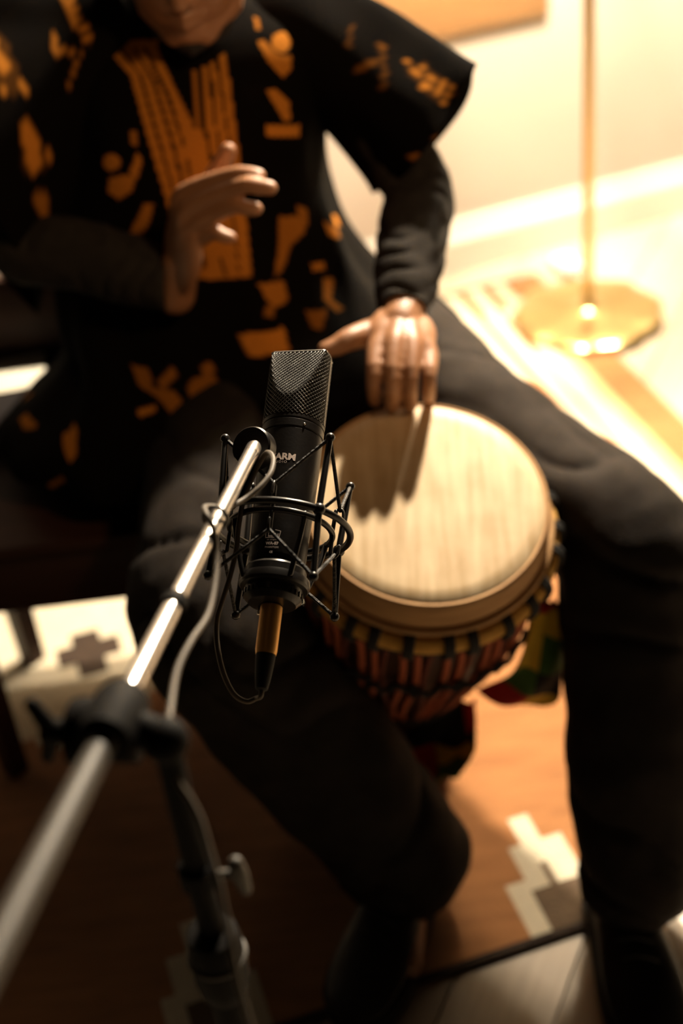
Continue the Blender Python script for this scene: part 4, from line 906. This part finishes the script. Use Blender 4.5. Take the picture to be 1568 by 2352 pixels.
def print_at(x, z, lst):
    for k, l, p, x0, x1, z0, z1 in lst:
        if x0 <= x <= x1 and z0 <= z <= z1 and inside(x, z, p):
            if k == 1: return l if math.sin((x + z) * 520) > -.25 and math.sin((x - z) * 520) > -.6 else .12
            if k == 2: return l if math.sin((z - .35 * x) * 560) > -.55 else .1
            return l * (.86 + .14 * math.sin(x * 900) * math.sin(z * 900))
    return 0.0
tb = MB(); pv_ = []
def add_grid(rows, prints, cy):
    n = len(rows[0]); o = len(tb.v)
    for row in rows:
        for p in row:
            tb.v.append(Vector(p)); pv_.append(print_at(p[0], p[2], prints) if p[1] < cy(p) else 0.0)
    for i in range(len(rows) - 1):
        for k in range(n):
            tb.f.append((o + i * n + k, o + i * n + (k + 1) % n, o + (i + 1) * n + (k + 1) % n, o + (i + 1) * n + k)); tb.mi.append(0)
def ring_cy(p):
    z = p[2]
    return 1.93 if z > .9 else 1.88 if z > .7 else 1.82
add_grid(torso_grid(420, 26), boxed(TORSO_PRINTS + PLACKET), ring_cy)
SL = dict(sh=(-0.01, 1.94, 0.995), mid=(0.085, 1.89, 0.955), hem_c=(0.1663, 1.79, 0.895), hem_major=(0.0706, -0.01, 0.0794), r0=0.082, r1=0.085, hem_minor=0.056, skew=0.05)
SR = dict(sh=(-0.22, 1.94, 1.01), mid=(-0.33, 1.9, 0.965), hem_c=(-0.45, 1.8, 0.87), hem_major=(-0.06, -0.02, 0.185), r0=0.095, r1=0.09, hem_minor=0.1)
def mid_y(s):
    def f(p):
        a = Vector(s['sh']); b = Vector(s['hem_c']); t_ = max(0, min(1, (p[0] - a.x) / (b.x - a.x))); return a.y + (b.y - a.y) * t_
    return f
add_grid(sleeve_grid(**SL), boxed(SLEEVE_PRINTS), mid_y(SL))
add_grid(sleeve_grid(**SR), boxed(OTHER_SLEEVE_PRINTS), mid_y(SR))
tm, nt, bs = new_mat('printed_tunic_cloth')
at = nt.nodes.new('ShaderNodeAttribute'); at.attribute_name = 'print'
rp = nt.nodes.new('ShaderNodeMix'); rp.data_type = 'RGBA'; rp.inputs['A'].default_value = (0.0045, 0.0034, 0.0027, 1); rp.inputs['B'].default_value = (0.74, 0.27, 0.035, 1)
nt.links.new(at.outputs['Fac'], rp.inputs['Factor']); nt.links.new(rp.outputs['Result'], bs.inputs['Base Color'])
bs.inputs['Roughness'].default_value = 0.9; bs.inputs['Specular IOR Level'].default_value = 0.04
tunic = tb.build('tunic', tm, person, angle=180)
av = tunic.data.attributes.new('print', 'FLOAT', 'POINT'); av.data.foreach_set('value', pv_)
so = tunic.modifiers.new('thick', 'SOLIDIFY'); so.thickness = .003; so.offset = 0

# -- black undershirt: collar and long sleeves with bunched folds
us = MB()
us.tube([(-.12, 1.925, .86), (-.121, 1.925, .96), (-.121, 1.932, 1.02), (-.121, 1.936, 1.055), (-.121, 1.932, 1.078)], [.125, .135, .115, .074, .064], 40, cap=True, flat=(Vector((0, 1, 0)), .80))
def bunched(path, rad, seed, amp):
    P = spline([tuple(p) for p in path], 40); R = [q[0] for q in spline([(r,) for r in rad], 40)]
    o = len(us.v); us.tube(P, R, 44); n = 44
    for i in range(len(P)):
        c = Vector(P[i]); s = i / (len(P) - 1)
        for k in range(n):
            a = 2 * math.pi * k / n; q = us.v[o + i * n + k]; d = (q - c).normalized()
            ph = s * 30 + 2.2 * math.sin(a + seed + 5 * s) + 1.3 * math.sin(2 * a + 7 * s + seed * 2)
            f = math.sin(ph + 2.6 * fnoise(q, 26)); f = (1 - abs(f)) ** 1.8 * (.55 + .45 * math.sin(3 * a + 11 * s + seed))
            us.v[o + i * n + k] = q - d * amp * (f + .35 * fnoise(q, 60))
bunched([SHO_L.lerp(ELB_L, .2), SHO_L.lerp(ELB_L, .6), ELB_L, ELB_L.lerp(WRI_L, .35), ELB_L.lerp(WRI_L, .7), WRI_L], [.050, .047, .048, .047, .044, .032], 1.0, .0062)
bunched([SHO_R.lerp(ELB_R, .2), SHO_R.lerp(ELB_R, .6), ELB_R, ELB_R.lerp(WRI_R, .4), ELB_R.lerp(WRI_R, .75), WRI_R.lerp(ELB_R, .02)], [.050, .047, .050, .048, .046, .040], 2.2, .005)
us.build('undershirt', 'black_cotton', person, angle=180)

# -- trousers
tr = MB()
tr.ball((-.025, 1.865, .555), (.19, .13, .105), 24, 16)
for hp, kn, an, w in ((HIP_L, KNEE_L, ANK_L, 1.0), (HIP_R, KNEE_R, ANK_R, 1.15)):
    tr.tube(spline([tuple(p) for p in (hp + Vector((0, .03, .01)), hp.lerp(kn, .35), hp.lerp(kn, .75), kn, kn.lerp(an, .22), kn.lerp(an, .6), an + Vector((0, 0, .0)))], 6),
            [q[0] * w for q in spline([(.108,), (.100,), (.092,), (.088,), (.088,), (.086,), (.082,)], 6)], 28, round_cap=True)
tr = remeshed(tr, 'trousers', .0068, 3)
ax = {}
def trouser_fold(p):
    best = 9; s = 0; side_ = None
    for hp, kn, an in ((HIP_L, KNEE_L, ANK_L), (HIP_R, KNEE_R, ANK_R)):
        for a, b, off in ((hp, kn, 0), (kn, an, 1)):
            ab = b - a; t_ = max(0, min(1, (p - a).dot(ab) / ab.length_squared)); d = (p - (a + ab * t_)).length
            if d < best: best = d; s = t_ + off; side_ = p - (a + ab * t_)
    a_ = math.atan2(side_.z, side_.x)
    near_knee = math.exp(-((s - 1) / .35) ** 2) + .7 * math.exp(-((s - .15) / .3) ** 2) + .8 * math.exp(-((s - 1.95) / .25) ** 2)
    f = (1 - abs(math.sin(s * 8 + 1.1 * a_ + 2.6 * fnoise(p, 11)))) ** 3
    return side_.normalized() * (.005 * fnoise(p, 19) + .0025 * fnoise(p.zxy, 47) - .012 * near_knee * f)
tr.v = [p + trouser_fold(p) for p in tr.v]
for p in tr.v:
    if p.z < .05: p.z = .05 + (p.z - .05) * .15
tr.build('trousers', 'trouser', person, angle=180)

# -- shoes
def shoe(an, yaw, z0):
    c, s = math.cos(yaw), math.sin(yaw)
    def L(x, y, z): return Vector((an.x + x * c - y * s, an.y + x * s + y * c, z0 + z))
    rows = [(.075, .016, .030, .075), (.068, .030, .030, .090), (.035, .037, .032, .098), (-.01, .040, .034, .092), (-.06, .045, .034, .074), (-.105, .050, .032, .058), (-.150, .049, .028, .046), (-.185, .038, .024, .038), (-.203, .018, .020, .030)]
    b = MB(); n = 28; vs = []
    for y, hw, _, h in [tuple(q) for q in spline(rows, 5)]:
        for k in range(n):
            a = 2 * math.pi * k / n; x = hw * math.copysign(abs(math.cos(a)) ** .75, math.cos(a)); zz = .020 + (h - .020) * .5 * (1 + math.sin(a)) if math.sin(a) > -.4 else .020 + (h - .02) * .3 * (1 + math.sin(a)) * .8
            vs.append(L(x * (1 - .12 * max(0, math.sin(a))), y, zz))
    R = len(vs) // n
    b.add(vs, [(i * n + k, i * n + (k + 1) % n, (i + 1) * n + (k + 1) % n, (i + 1) * n + k) for i in range(R - 1) for k in range(n)] + [tuple(range(n))[::-1], tuple((R - 1) * n + k for k in range(n))])
    so_ = b.build('shoe', 'shoe', person, angle=60)
    out = [(q[1] + .005, q[0]) for q in spline(rows, 4)]
    poly = [(x, y) for x, y in out] + [(-x, y) for x, y in out[::-1]]
    sm_ = MB(); m4 = Matrix.Translation((an.x, an.y, z0)) @ Matrix.Rotation(yaw, 4, 'Z'); sm_.prism(poly, 0.0, .024, m4)
    sm_.build('sole', 'sole', so_, angle=40)
    for i in range(4):
        y = -.035 - i * .021; h = .092 - i * .0095
        MB().tube(spline([tuple(L(-.024, y + .006, h - .006)), tuple(L(0, y, h + .003)), tuple(L(.024, y - .006, h - .006))], 4), .0026, 7).build('lace', 'lace', so_)
shoe(ANK_L + Vector((-.026, -.012, 0)), math.radians(1), .0085)
shoe(ANK_R + Vector((-.004, -.02, 0)), math.radians(-26), .0085)
